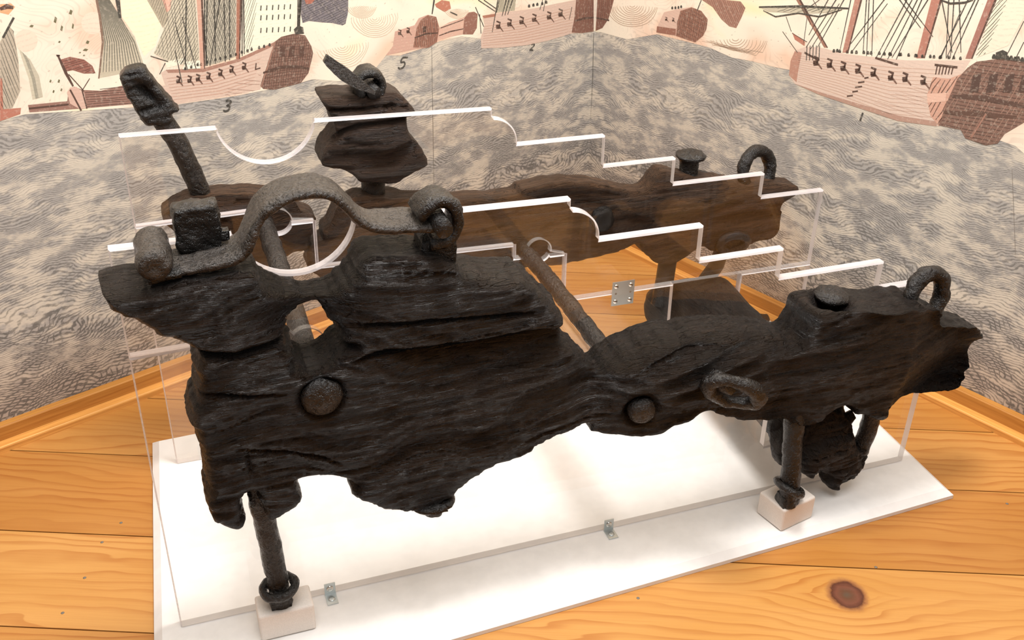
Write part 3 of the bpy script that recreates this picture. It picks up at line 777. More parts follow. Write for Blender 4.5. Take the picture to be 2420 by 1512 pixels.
p.line([(1403, 41), (1440, 48)], .006, DB, 5)
p.obj('printed_stern', label='brown printed stern on the right side of the corner')
# right wall
p = Print('R')
h6 = zr([(318, 185), (325, 150), (362, 70), (440, 52), (520, 40), (575, 62), (612, 110), (605, 165), (585, 205), (540, 242), (480, 222), (430, 205)])
p.poly(h6, (206, 174, 158), 3); st6 = zr([(430, 205), (440, 120), (455, 62), (520, 42), (575, 62), (612, 110), (605, 165), (585, 205), (540, 242), (480, 222)])
p.poly(st6, (138, 94, 78), 4); p.hatch(st6, (.1, 1), .008, .002, DB, 5, 21); p.hatch(st6, (1, -.2), .012, .0018, (96, 66, 56), 5, 22)
p.poly(zr([(318, 185), (322, 150), (430, 165), (428, 203)]), (140, 92, 76), 4)
guns(p, zr([(375, 110), (415, 115)]), .6); crew(p, zr([(400, 45)])[0], zr([(470, 38)])[0], 4, .9, 5)
fl = zr([(580, 0), (720, 0), (800, 8), (828, 45), (805, 100), (775, 160), (735, 150), (690, 110), (640, 40)])
p.poly(fl, (156, 114, 98), 4); p.hatch(fl, (.8, -1), .007, .002, (104, 66, 54), 5, 23); p.line(zr([(575, 0), (552, 60)]), .004, DK, 5)
p.obj('printed_ship', label='small printed brown stern with a flag on the right wall')
p = Print('R')
for (x, y, R_) in [(180, 60, 160), (770, 250, 200)]:
    for i_ in range(11):
        r_ = R_*(i_+1)/11.5
        pts_ = [(x+r_*math.cos(t)*(1+.06*math.sin(3*t+i_)), y-30+r_*.8*math.sin(t)) for t in np.linspace(.1, math.pi-.1, 14)]
        pts_ = [q for q in pts_ if q[1] < (215 if x < 400 else 250+ (q[0]-600)*.25)]
        if len(pts_) > 2: p.line(zr(pts_), .0018, (186, 160, 138), 2)
p.obj('printed_smoke', label='curling printed gun smoke on the right wall')
p = Print('R')
h7 = zr([(1085, 350), (1110, 290), (1170, 268), (1250, 270), (1400, 308), (1600, 330), (1750, 345), (1950, 345), (2115, 345), (2070, 420), (1990, 560), (1935, 722), (1700, 690), (1500, 625), (1250, 542), (1110, 480), (1076, 430)])
p.poly(h7, (211, 188, 173), 2)
p.poly(zr([(1110, 478), (1250, 525), (1500, 600), (1700, 660), (1925, 695), (1920, 722), (1700, 692), (1500, 625), (1250, 542)]), (172, 136, 120), 3)
p.poly(zr([(1085, 350), (1110, 292), (1150, 300), (1130, 400), (1120, 470), (1076, 430)]), (176, 130, 112), 3)
for t in range(13):
    p.line(zr([(1130, 320+t*12), (1350, 345+t*16), (1650, 385+t*22), (1950, 400+t*23)]), .0016, (196, 164, 146), 3)
p.hatch(zr([(1600, 560), (1960, 420), (1930, 690), (1500, 610)]), (1, -.02), .0085, .0018, (190, 156, 140), 3, 24, .6)
guns(p, zr([(1232, 355), (1310, 368), (1388, 385), (1472, 400), (1560, 418), (1660, 440), (1742, 448), (1845, 465)]), 1.5)
for (x, y, w) in [(1520, 445, 12), (1490, 470, 18), (1475, 497, 20), (1455, 523, 16), (1425, 548, 17)]: p.line(zr([(x-w, y+2), (x+w, y-3)]), .005, DB, 5)
for a_, b_, w_, c_ in [((1452, 0), (1382, 300), 40, (172, 122, 106)), ((1890, 0), (1805, 332), 58, (170, 114, 98)), ((2212, 0), (2085, 335), 48, (154, 104, 92)), ((1118, 0), (1278, 272), 24, (150, 106, 88))]:
    p.poly(zr([a_, (a_[0]+w_, 0), (b_[0]+w_*.8, b_[1]), b_]), c_, 4); p.line(zr([(a_[0]+w_-2, 0), (b_[0]+w_*.78, b_[1])]), .004, DB, 5)
p.poly(zr([(905, 40), (1010, 34), (1420, 46), (1300, 72), (1150, 78), (960, 66)]), (190, 182, 160), 4); p.hatch(zr([(1000, 36), (1380, 46), (1300, 72), (1010, 68)]), (1, .5), .007, .002, (92, 90, 80), 5, 25)
p.line(zr([(905, 40), (1150, 36), (1422, 48)]), .005, DK, 6); p.line(zr([(930, 60), (1000, 95), (1130, 75), (1250, 95), (1380, 55)]), .003, DK, 6)
R7 = [((1250, 0), (1165, 60)), ((1215, 0), (1250, 60)), ((1345, 0), (1175, 270)), ((1365, 20), (1200, 280)), ((1300, 0), (1190, 200)), ((1180, 100), (1160, 250)), ((1390, 0), (1240, 270)), ((1430, 0), (1370, 280)), ((1520, 0), (1500, 300)), ((1535, 0), (1520, 320)), ((1560, 0), (1550, 320)), ((1620, 0), (1430, 250)), ((1640, 20), (1440, 290)), ((1750, 0), (1575, 330)), ((1780, 0), (1600, 335)), ((1810, 0), (1640, 340)), ((1835, 0), (1690, 340)), ((1870, 0), (1665, 330)), ((1710, 0), (1830, 160)), ((1740, 0), (1900, 210)), ((1950, 0), (2010, 300)), ((1990, 0), (1975, 330)), ((2020, 0), (2000, 330)), ((2060, 60), (1950, 320)), ((2100, 0), (1940, 330)), ((2140, 0), (1975, 335)), ((2160, 0), (2010, 340)), ((2050, 0), (2060, 300)), ((2420, 120), (2330, 300)), ((2420, 240), (2370, 340)), ((1040, 180), (1125, 300)), ((1095, 190), (1180, 240)), ((1060, 95), (1090, 180)), ((1170, 60), (1200, 140))]
rig(p, [(zr([a])[0], zr([b])[0]) for a, b in R7], .0025, (60, 60, 56))
p.line(zr([(1945, 0), (2000, 20), (2080, 15), (2130, 0)]), .004, DK, 5)
for i_ in range(6): p.line(zr([(1925+i_*18, 375+i_*2), (1915+i_*18, 425)]), .004, DB, 5)
for (a_, b_) in [((1165, 300), (1250, 345)), ((1570, 330), (1700, 370)), ((1910, 370), (2040, 385))]:
    p.line(zr([a_, b_]), .007, DB, 5)
for x in range(1180, 1260, 18): p.line(zr([(x, 260), (x-4, 345)]), .003, DK, 5)
crew(p, zr([(1310, 290)])[0], zr([(2060, 335)])[0], 26, 1.3, 6)
p.poly(zr([(1095, 185), (1170, 240), (1165, 262), (1110, 225)]), (176, 112, 92), 4)
p.obj('printed_warship', label='large printed pink warship with tall masts on the right wall')
p = Print('R')
gl = zr([(2070, 420), (1990, 450), (1900, 440), (1870, 530), (1870, 580), (1885, 660), (1935, 722), (1990, 560)])
p.poly(gl, (198, 152, 132), 4); p.hatch(gl, (.35, 1), .012, .004, (104, 70, 58), 5, 26); p.poly(zr([(1866, 535), (1978, 530), (1970, 580), (1868, 588)]), (216, 176, 156), 6)
st7 = zr([(2100, 385), (2150, 352), (2280, 335), (2420, 355), (2560, 420), (2560, 640), (2420, 700), (2310, 765), (2270, 820), (2200, 830), (2085, 790), (2060, 742), (1932, 715), (1990, 560), (2040, 450)])
p.poly(st7, (120, 88, 76), 5); p.hatch(st7, (1, .10), .010, .0028, (74, 50, 42), 6, 27); p.hatch(st7, (.32, 1), .016, .0024, (150, 116, 100), 7, 28, .7)
for x in (2130, 2225, 2320, 2410):
    p.poly(zr([(x, 430), (x+48, 420), (x+30, 525), (x-22, 530)]), (72, 48, 42), 8)
p.line(zr([(2010, 550), (2200, 560), (2420, 610)]), .010, (80, 54, 46), 8); p.line(zr([(1960, 640), (2150, 650), (2380, 670)]), .009, (86, 58, 48), 8)
p.line(zr([(2205, 650), (2120, 785)]), .006, (150, 108, 92), 9)
crew(p, zr([(2240, 330)])[0], zr([(2420, 345)])[0], 9, 2.0, 7)
p.poly(zr([(2260, 300), (2300, 285), (2330, 300), (2320, 335), (2260, 338)]), DK, 8)
sl = zr([(2270, 0), (2420, 0), (2420, 100), (2330, 260), (2150, 330), (2200, 180)])
p.poly(sl, (226, 218, 196), 3); p.hatch(zr([(2250, 0), (2330, 0), (2200, 310), (2140, 330)]), (.6, 1), .0065, .0024, (96, 98, 84), 4, 29)
p.obj('printed_stern', label='dark printed galleried stern at the right edge')
# the figures printed on the sea, and the wallpaper seams
def figure(side, d, cx, cy, h, slant=.25):
    S = {'3': [(-.25, -.42), (0, -.5), (.25, -.36), (.1, -.1), (-.05, -.04), (.22, .08), (.2, .38), (-.05, .5), (-.28, .38)],
         '5': [(.34, -.5), (-.08, -.46), (-.16, -.08), (.1, -.1), (.24, .12), (.14, .38), (-.1, .5), (-.3, .36)],
         '2': [(-.22, -.3), (-.04, -.5), (.2, -.38), (.14, -.1), (-.3, .46), (-.1, .42), (.26, .5)],
         '1': [(.06, -.5), (0, 0), (-.05, .5)]}[d]
    p = Print(side); q = spline([(cx+(x-slant*y)*h, cy+y*h) for x, y in S], 2.0); p.line([tuple(t) for t in q], .0042, (58, 58, 56), 3)
    p.obj('printed_figure', label='printed figure '+d+' on the sea')
figure('L', '3', 537, 250, 26); figure('L', '5', 951, 149, 27); figure('L', '2', 1258, 111, 16); figure('R', '1', 2036, 276, 20)
p = Print('L'); p.line([(1020, 110), (1023, 300), (1026, 470)], .0016, (96, 92, 86), 3); p.line([(1403, 78), (1400, 200), (1394, 330), (1388, 420)], .003, (92, 90, 84), 3); p.obj('wallpaper_seam')
p = Print('R'); p.line([(2392, 400), (2400, 600)], .0014, (120, 112, 104), 3); p.obj('wallpaper_seam')

# --- floor: pine boards, each its own piece
PB = [(.465, .203, .044), (.43, .180, .036), (.50, .230, .054), (.41, .168, .033)]
aF = math.radians(-22.1); fd = np.array([math.cos(aF), math.sin(aF)]); fn = np.array([-fd[1], fd[0]])
offs = [-2.12, -1.905, -1.69, -1.475, -1.26, -1.05, -.84, -.63, -.415, -.205, .0045, .2145, .4325, .621, .835, 1.045, 1.255, 1.47, 1.69]
def clip(poly, n, d):
    out = []
    for i in range(len(poly)):
        a, b = poly[i], poly[(i+1) % len(poly)]; fa, fb = a@n-d, b@n-d
        if fa >= 0: out.append(a)
        if (fa >= 0) != (fb >= 0): out.append(a+(b-a)*(fa/(fa-fb)))
    return out
floor = mesh_obj('floor', *(lambda b: (np.concatenate(b.v), b.f))(B().box((-2.6, -2.6, ZF-.06), (3.2, 1.6, ZF-.021))), mat_plain('subfloor', (.12, .08, .05), .8), None, False)
tag(floor, kind='structure')
kn = at_z(2002, 1405, ZF)
for i in range(len(offs)-1):
    o0, o1 = offs[i]+.0012, offs[i+1]-.0012
    quad = [fd*-3.2+fn*o0, fd*3.4+fn*o0, fd*3.4+fn*o1, fd*-3.2+fn*o1]
    quad = clip(quad, nL, nL@CORNER+.004); quad = clip(quad, nR, nR@CORNER+.004)
    for n_, d_ in ((np.array([0, 1.]), -2.55), (np.array([1., 0]), -2.55), (np.array([-1., 0]), -3.15)): quad = clip(quad, n_, d_) if len(quad) > 2 else quad
    if len(quad) < 3: continue
    ctr = fn*(o0+o1)/2
    loc = [((p-ctr)@fd, (p-ctr)@fn) for p in quad]
    n = len(loc); v = [(x, y, 0) for x, y in loc]+[(x, y, -.02) for x, y in loc]
    # tiny bevel along the top edges
    f = [tuple(range(n)), tuple(range(2*n-1, n-1, -1))]+[(j, j+n, (j+1) % n+n, (j+1) % n) for j in range(n)]
    base = PB[i % 4]; kk = None
    if o0 < kn[:2]@fn < o1: kk = ((kn[:2]-ctr)@fd, (kn[:2]-ctr)@fn, .030)
    m = mat_pine('pine_board_%02d' % i, (*base, 1), (min(1, base[0]*1.10), base[1]*1.18, base[2]*1.4, 1), (base[0]*.74, base[1]*.54, base[2]*.40, 1), i*1.37, kk)
    o = mesh_obj('floor_board', v, f, m, None, False); fix_normals(o)
    o.parent = floor; o.location = (ctr[0], ctr[1], ZF); o.rotation_euler = (0, 0, aF)
    if kk: o['label'] = 'pine board with a large dark knot'
NAILM = mat_plain('dull_nail', (.16, .13, .10), .6)
for (u, v) in [(286, 1235), (241, 1281), (200, 1365), (148, 1448), (1606, 1340), (1508, 1413), (2380, 1190), (2070, 1340)]:
    c_ = at_z(u, v, ZF)
    B().lathe(c_, (0, 0, 1), [(0, 0), (.0028, 0), (.0024, .0004), (0, .0005)], 10).obj('nail', NAILM, floor)
# baseboards and shoe mouldings
def mat_trim(name, base):
    k = M(name); f = k.noise(k.mapv((3, 120, 120)), 2, 4, .6)
    return k.done(k.bsdf(Base_Color=k.mix(k.maprange(f, .3, .75), (*base, 1), (base[0]*.72, base[1]*.6, base[2]*.5, 1)), Roughness=.35))
TB = mat_trim('varnished_baseboard', (.50, .22, .045)); TS = mat_trim('varnished_shoe_moulding', (.74, .36, .09))
def trim(name, wmat, m, d0, d1, z1, L0, L1, rb):
    o = bpy.data.objects.new(name, bpy.data.meshes.new(name)); col.objects.link(o)
    pr_ = [(d0, ZF+.0), (d1, ZF+.0), (d1, z1-rb), (d1-rb*.4, z1-rb*.3), (d1-rb, z1), (d0, z1)]
    n = len(pr_); v = [(L0, -a, b) for a, b in pr_]+[(L1, -a, b) for a, b in pr_]
    f = [tuple(range(n)), tuple(range(2*n-1, n-1, -1))]+[(i, (i+1) % n, (i+1) % n+n, i+n) for i in range(n)]
    o.data.from_pydata(v, [], f); o.data.materials.append(m); fix_normals(o); o.matrix_world = wmat; tag(o, kind='structure'); return o
trim('baseboard_left', mtL, TB, .0005, .019, .0235, .0, 2.85, .002); trim('trim_1', mtL, TS, .0195, .041, -.005, .0, 2.85, .003)
trim('baseboard_right', mtR, TB, .0005, .019, .0235, .02, 3.1, .002); trim('trim_2', mtR, TS, .0195, .041, -.005, .042, 3.1, .003)

# ------------------------------------------------------------------ display base
base_o = thing('display_base', (.64, .2, ZF), 'wide low white board with sloping edges on the pine floor', 'display base')
FL, FR, BR_, BL_ = np.array([-.047, -.158]), np.array([1.334, -.102]), np.array([1.363, .563]), np.array([-.018, .507])
def inset(k):
    c = (FL+FR+BR_+BL_)/4; out = []
    for q in (FL, FR, BR_, BL_):
        ex = (FR-FL)/np.linalg.norm(FR-FL); ey = (BL_-FL)/np.linalg.norm(BL_-FL)
        out.append(q+ex*(k if (q-c)@ex < 0 else -k)+ey*(k if (q-c)@ey < 0 else -k))
    return out
bv = [(*q, ZF+.0005) for q in inset(0)]+[(*q, ZF+.008) for q in inset(0)]+[(*q, 0.0) for q in inset(.013)]
bf = [(0, 3, 2, 1), (8, 9, 10, 11)]+[(i+a, (i+1) % 4+a, (i+1) % 4+a+4, i+a+4) for a in (0, 4) for i in range(4)]
mesh_obj('board', bv, bf, WHITE, base_o, False)

# ------------------------------------------------------------------ acrylic side panels
def arc(cx, cz, r, a0, a1, n): return [(cx+r*math.cos(math.radians(a0+(a1-a0)*i/n)), cz+r*math.sin(math.radians(a0+(a1-a0)*i/n))) for i in range(n+1)]
TOPP = [(0, .6246), (.1445, .6236)]+arc(.2215, .6365, .0775, 188, 352, 30)[0:]+[(.2985, .6215), (.5988, .6151), (.5988, .6035)]+arc(.599, .5515, .0465, 85, 2, 14)+[(.6454, .5469), (.813, .5464), (.8134, .4883), (.9596, .4883), (.9598, .4366), (1.157, .4363), (1.157, .3862), (1.3, .3857)]
JA = (.2245, .4525, .0225); JB = (.6935, .3345, .0225)
JOINT = [(0, .4725), (.2, .478), *arc(JA[0], JA[1], JA[2], 137, 0, 16), (.285, .4475), (.284, .3605), (.645, .3535), (.6455, .3255), (.672, .3255), *arc(JB[0], JB[1], JB[2], 200, -12, 18), (.747, .321), (.748, .2215), (1.3, .2215)]
JOINTL = [(0, .4713), (.2, .4768), (.2045, .4555), *arc(JA[0], JA[1], JA[2], 190, 350, 16), (.2475, .4463), (.2838, .4463), (.2828, .3593), (.6438, .3523), (.6443, .3243), (.6715, .3243), *arc(JB[0], JB[1], JB[2], 208, 332, 14), (.7165, .3198), (.7458, .3198), (.7468, .2203), (.983, .2203), (.985, .105), (1.134, .105), (1.136, .2203), (1.3, .2203)]
TH = .015
def edge_kind(a, b):
    if abs(b[0]-a[0]) < .30*abs(b[1]-a[1]): return 2                    # upright edges take the clearer painted glow
    return 3 if (b[0] > a[0] and a[0] >= .64 and a[1] < .36 and b[1] < .36) or (b[0] < a[0] and b[1] < .48 and a[0] > .2) else 1
def panel(name, poly, par, dz):
    n = len(poly); q = np.array(poly, float); ch = .0024
    e = np.roll(q, -1, 0)-q; e /= np.maximum(np.linalg.norm(e, axis=1, keepdims=True), 1e-9)
    ar = np.sum(q[:, 0]*np.roll(q[:, 1], -1)-np.roll(q[:, 0], -1)*q[:, 1]); sg = 1 if ar > 0 else -1
    nr = np.stack([-e[:, 1], e[:, 0]], 1)*sg; pn = np.roll(nr, 1, 0); mt = nr+pn; mt /= np.maximum((mt*nr).sum(1, keepdims=True), .35)
    qi = q+mt*ch                                                   # front chamfer added to draw internal reflection as a bright line
    v = [(x, 0, z) for x, z in qi]+[(x, TH, z) for x, z in q]+[(x, ch, z) for x, z in q]
    tri = delaunay_2d_cdt([Vector(t) for t in q], [(i, (i+1) % n) for i in range(n)], [], 1, 1e-8)
    mp = [o[0] for o in tri[3]]
    f = [tuple(mp[i] for i in t) for t in tri[2]]; nf = len(f)
    f += [tuple(i+n for i in t) for t in f[:nf]]
    side = [(i+2*n, (i+1) % n+2*n, (i+1) % n+n, i+n) for i in range(n)]; arr = [(i, (i+1) % n, (i+1) % n+2*n, i+2*n) for i in range(n)]
    f += side+arr; kd = [edge_kind(poly[i], poly[(i+1) % n]) for i in range(n)]
    o = mesh_obj(name, v, f, [ACR, ACE, ACP, ACJ], None, False, [0]*(2*nf)+kd+[2 if k == 3 else 1 for k in kd])
    fix_normals(o); o.parent = par; o.location = (0, 0, dz)
    return o
UP = TOPP+JOINT[::-1]; LOW = JOINTL+[(1.3, .0), (0, .0)]
P2O = (.0211, .4107, 0); P2R = math.atan(-.01289)
sup1 = thing('acrylic_support', (0, 0, 0), 'clear acrylic silhouette standing directly behind the near black timber', 'acrylic panel', 'clear acrylic silhouettes of the carriage sides')
sup2 = thing('acrylic_support', P2O, 'clear acrylic silhouette at the back, in front of the brown timber', 'acrylic panel', 'clear acrylic silhouettes of the carriage sides')
sup2.rotation_euler = (0, 0, P2R)
for sp in (sup1, sup2):
    panel('upper_panel', UP, sp, 0); panel('lower_panel', LOW, sp, .0006)
# square mending plate on the back panel's joint
def kid(o, par, loc=(0, 0, 0)): o.parent = par; o.location = loc; return o
pl = kid(B().box((-.0235, -.0018, -.026), (.0235, 0, .026)).obj('mending_plate', ZINC, None, False), sup2, (.871, -.001, .2203)); pl['label'] = 'square zinc plate with four screws'
for sx in (-1, 1):
    for sz in (-1, 1):
        kid(B().lathe((0, 0, 0), (0, -1, 0), [(.0048, 0), (.0046, .001), (.003, .0022), (0, .0025)], 14).obj('screw', STEEL), pl, (sx*.0155, -.0018, sz*.0165))
    kid(B().lathe((0, 0, 0), (0, -1, 0), [(.0022, 0), (.0015, .0004), (0, .0004)], 10).obj('small_hole', NAILM), pl, (sx*.0155, -.0019, .001))
# angle brackets along the front panel's foot
for x in (.2235, .6965):
    prf = [(-.0007, .0003), (-.0007, .0235), (-.0022, .0235), (-.0022, .0020), (-.024, .0020), (-.024, .0003)]
    n = 6; v = [(-.0085, a, b) for a, b in prf]+[(.0085, a, b) for a, b in prf]
    br = kid(fix_normals(mesh_obj('angle_bracket', v, [tuple(range(6)), tuple(range(11, 5, -1))]+[(i, (i+1) % 6, (i+1) % 6+6, i+6) for i in range(6)], ZINC, None, False)), sup1, (x, -.0005, 0)); br['label'] = 'small zinc angle bracket'
    kid(B().lathe((0, 0, 0), (0, -1, 0), [(.0055, 0), (.0052, .0012), (.0035, .002), (0, .0018)], 16).obj('screw', STEEL), br, (0, -.0022, .0135))
    kid(B().lathe((0, 0, 0), (0, 0, 1), [(.0052, 0), (.005, .0008), (.003, .0012), (0, .001)], 16).obj('screw', ZINC), br, (0, -.0135, .0020))

# ------------------------------------------------------------------ near cheek of the gun carriage
def T3(pts):
    out = []
    for (u, v, y, te) in pts:
        p = at_y(u, v, y); out.append((p[0], p[2], te))
    return out
NEAR = [(232, 640, -.012, .024), (262, 624, -.004, .028), (326, 616, -.004, .04), (355, 617, -.004, .06), (450, 604, -.004, .07), (560, 592, -.004, .07), (590, 596, -.004, .064), (603, 614, -.004, .056), (622, 634, -.004, .05), (655, 650, -.004, .046), (705, 659, -.004, .044), (755, 652, -.004, .045), (788, 632, -.004, .05), (814, 602, -.004, .056),
        (822, 577, -.004, .06), (840, 558, -.004, .065), (900, 552, -.004, .07), (985, 553, -.004, .07), (1050, 575, -.004, .065), (1064, 600, -.004, .055), (1110, 603, -.004, .05), (1166, 602, -.004, .045), (1204, 606, -.004, .04), (1212, 617, -.004, .04), (1231, 624, -.004, .036), (1234, 643, -.004, .036), (1254, 655, -.004, .038), (1279, 672, -.004, .04),
        (1294, 704, -.006, .045), (1298, 741, -.008, .05), (1308, 765, -.010, .05), (1341, 792, -.016, .05), (1362, 819, -.02, .055), (1381, 837, -.026, .06), (1398, 850, -.03, .06), (1420, 836, -.03, .05), (1442, 818, -.028, .04), (1475, 800, -.025, .034), (1535, 776, -.024, .032), (1595, 765, -.022, .032), (1634, 757, -.02, .032), (1745, 752, -.012, .034), (1800, 757, -.006, .04),
        (1827, 755, -.004, .045), (1850, 728, -.004, .05), (1860, 698, -.004, .055), (1890, 688, -.004, .072), (1934, 680, -.004, .088), (2000, 677, -.004, .098), (2053, 676, -.004, .096), (2112, 676, -.004, .09), (2146, 690, -.004, .085), (2160, 715, -.02, .08), (2178, 735, -.02, .075), (2222, 734, -.006, .07), (2243, 738, -.006, .062), (2264, 750, -.006, .05), (2302, 783, -.02, .036),
        (2300, 795, -.03, .036), (2288, 806, -.036, .04), (2279, 830, -.042, .046), (2283, 850, -.044, .046), (2285, 866, -.044, .046), (2273, 877, -.046, .048), (2273, 894, -.046, .048), (2262, 912, -.048, .05), (2233, 921, -.052, .054), (2190, 925, -.056, .058), (2162, 924, -.06, .062), (2132, 932, -.06, .062), (2106, 952, -.06, .062), (2096, 961, -.06, .062), (2092, 974, -.06, .062), (2078, 984, -.06, .062), (2050, 980, -.06, .062), (2020, 972, -.06, .062), (2016, 962, -.06, .062), (2001, 953, -.06, .062), (1982, 953, -.06, .062),
        (1966, 963, -.064, .066), (1945, 983, -.066, .068), (1930, 997, -.068, .07), (1905, 1004, -.07, .072), (1875, 999, -.072, .074), (1840, 985, -.072, .074), (1780, 989, -.072, .074), (1740, 988, -.074, .076), (1705, 980, -.076, .078), (1670, 972, -.078, .08), (1624, 991, -.08, .082), (1555, 1022, -.08, .082), (1508, 1027, -.08, .082), (1439, 1022, -.078, .08), (1396, 1014, -.07, .072), (1384, 1001, -.066, .068),
        (1300, 1029, -.066, .068), (1242, 1064, -.066, .068), (1171, 1092, -.066, .068), (1100, 1130, -.066, .068), (1062, 1168, -.066, .068), (1010, 1194, -.066, .068), (959, 1203, -.066, .068), (921, 1196, -.066, .068), (856, 1177, -.066, .068), (833, 1166, -.066, .068), (832, 1146, -.066, .068), (841, 1137, -.064, .066), (813, 1125, -.062, .064), (766, 1111, -.062, .064), (738, 1113, -.062, .064), (699, 1126, -.064, .066), (706, 1144, -.066, .068), (713, 1160, -.066, .068), (700, 1186, -.066, .068), (650, 1219, -.066, .068), (630, 1214, -.06, .062),
        (612, 1170, -.055, .058), (598, 1146, -.055, .058), (582, 1153, -.058, .06), (568, 1173, -.06, .062), (572, 1200, -.062, .064), (580, 1223, -.062, .064), (567, 1236, -.062, .064), (535, 1233, -.06, .062), (507, 1219, -.056, .058), (493, 1191, -.052, .054), (484, 1158, -.05, .052), (490, 1125, -.048, .05), (475, 1064, -.046, .048), (477, 1042, -.046, .048), (460, 1017, -.044, .046), (457, 993, -.044, .046), (441, 970, -.042, .044), (444, 946, -.042, .044), (459, 908, -.044, .046), (462, 870, -.044, .046), (456, 846, -.044, .046), (460, 831, -.044, .046),
        (458, 811, -.044, .046), (433, 793, -.042, .044), (406, 784, -.04, .042), (377, 777, -.036, .038), (357, 752, -.032, .034), (299, 716, -.028, .03), (253, 687, -.022, .024), (234, 658, -.016, .022)]
HOLE = [(726, 704, -.045, .047), (750, 703, -.045, .047), (758, 718, -.045, .047), (779, 747, -.045, .047), (800, 771, -.045, .047), (801, 788, -.045, .05), (834, 794, -.045, .06), (796, 809, -.040, .06), (774, 821, -.034, .06), (742, 833, -.03, .06), (716, 838, -.03, .06), (688, 832, -.034, .06), (680, 824, -.04, .06), (688, 816, -.045, .055), (676, 792, -.045, .047), (672, 771, -.045, .047), (688, 738, -.045, .047), (708, 714, -.045, .047)]
YB = -.0025
def pl_y(pts, y=-.1): return np.array([[at_y(u, v, y)[0], at_y(u, v, y)[2]] for u, v in pts])
CRK = [(pl_y([(690, 832), (640, 845), (560, 860), (500, 858), (452, 852)]), .0026, .045), (pl_y([(826, 795), (900, 787), (1000, 778), (1100, 770), (1200, 763), (1296, 755)]), .0016, .018),
       (pl_y([(842, 876), (902, 855), (1000, 845), (1124, 831), (1215, 813), (1320, 793)]), .0030, .040), (pl_y([(455, 958), (582, 955), (690, 949)]), .0016, .012), (pl_y([(560, 1082), (630, 1088), (700, 1088), (771, 1102), (827, 1121)]), .0014, .008),
       (pl_y([(585, 1085), (600, 1150)]), .0022, .014), (pl_y([(1070, 640), (1190, 628)]), .0012, .005), (pl_y([(1560, 850), (1700, 800), (1840, 790)]), .0016, .006), (pl_y([(1500, 905), (1620, 850), (1760, 835)]), .0016, .006)]
STEP = CRK[2][0]
def pdist(x, z, pl):
    p = np.stack([x, z], 1); d = np.full(len(p), 9.0); s = np.zeros(len(p))
    for a, b in zip(pl[:-1], pl[1:]):
        ab = b-a; t = np.clip(((p-a)@ab)/(ab@ab), 0, 1); q = p-(a+t[:, None]*ab); dd = np.linalg.norm(q, axis=1)
        m = dd < d; d[m] = dd[m]; s[m] = np.sign(ab[0]*q[m, 1]-ab[1]*q[m, 0])
    return d, s
hA = at_y(765, 950, -.092); hB = at_y(1526, 981, -.100)
def near_T0(x, z):
    t = .082+.012*np.clip((x-.95)/.08, 0, 1)-.046*np.clip((x-1.17)/.13, 0, 1)-.022*np.clip((.29-z)/.08, 0, 1)*np.clip((x-.86)/.08, 0, 1)-.036*np.exp(-((x-.222)/.055)**2-((z-.535)/.045)**2)*np.clip((z-.462)/.02, 0, 1)
    t = t+.012*np.exp(-((x-.74)/.10)**2-((z-.335)/.07)**2)           # the log-like swelling behind the notch
    t = t-.022*np.exp(-((x-.615)/.035)**2-((z-.40)/.10)**2)
    return t
def near_R(x, z):
    return .013+.036*np.exp(-((x-.80)/.13)**4)+.004*np.clip((x-1.0)/.1, 0, 1)
def near_feat(x, z, H):
    d, s = pdist(x, z, STEP); inx = (x > STEP[0, 0]-.02) & (x < STEP[-1, 0]+.06)
    fx = np.clip((x-STEP[0, 0])/.12, 0, 1)*np.clip((STEP[-1, 0]+.06-x)/.04, 0, 1)
    H = H-np.where(s < 0, 1, 0)*.016*np.exp(-(d/.05)**2)*fx
    for pl_, w, dp in CRK:
        d, s = pdist(x, z, pl_); wob = w*(1+.35*vnoise(np.stack([x*22, z*22, x*0], 1), 4)); e = np.minimum(np.hypot(x-pl_[0, 0], z-pl_[0, 1]) if pl_ is not CRK[0][0] else 9, np.hypot(x-pl_[-1, 0], z-pl_[-1, 1]) if pl_ is not CRK[0][0] else 9)
        H = H-dp*np.exp(-(d/np.maximum(wob, .0007))**2)*np.clip(e/.045, .0, 1)
    for h, r in ((hA, .040), (hB, .034)):
        d = np.sqrt((x-h[0])**2+(z-h[2])**2); H = H-.010*np.exp(-((d-r*.62)/.006)**2)
    # ridges of the swelling
    H = H+.004*np.sin((z-.25*x)*190)*np.exp(-((x-.80)/.13)**2-((z-.36)/.05)**2)
    return H
ck = thing('carriage_cheek', (.64, -.05, .1), 'long blackened near side timber of the carriage, cracked and glossy', 'carriage timber')
bt = at_y(1957, 705, -.045)
topz = .388
slab('timber', WOOD, ck, [T3(NEAR), T3(HOLE)], YB, -1, near_T0, near_R, .0032, .0042, .0036, .0019, near_feat, dents=[(bt[0]+.004, -.050, topz, .030, .034)], seed=1)
# bolt in the block's top, and the rings
q = at_z(1957, 700, .404)
o = B().lathe((q[0], q[1]-.002, .352), (0.05, -.06, 1), [(.013, 0), (.013, .044), (.022, .048), (.029, .053), (.029, .058), (.018, .065), (0, .067)], 24).obj('top_bolt', IRON, ck); rough(o, .0034, 70, 3); rough(o, .0014, 180, 3)
def ringpath(c, r1, r2, e1, e2, a0=0, a1=360, n=84):
    c = np.array(c); e1 = np.array(e1, float); e2 = np.array(e2, float)
    return [c+r1*math.cos(math.radians(a0+(a1-a0)*i/n))*e1+r2*math.sin(math.radians(a0+(a1-a0)*i/n))*e2 for i in range(n if a1-a0 == 360 else n+1)]
rc = at_y(2187, 702, -.048)
o = B().tube(ringpath(rc, .031, .043, (.96, -.05, -.28), (.25, .1, .96)), .0125, 20, closed=True).obj('ring', IRON, ck); rough(o, .0036, 55, 5); rough(o, .0014, 170, 5)
rc = at_y(1727, 919, -.110)
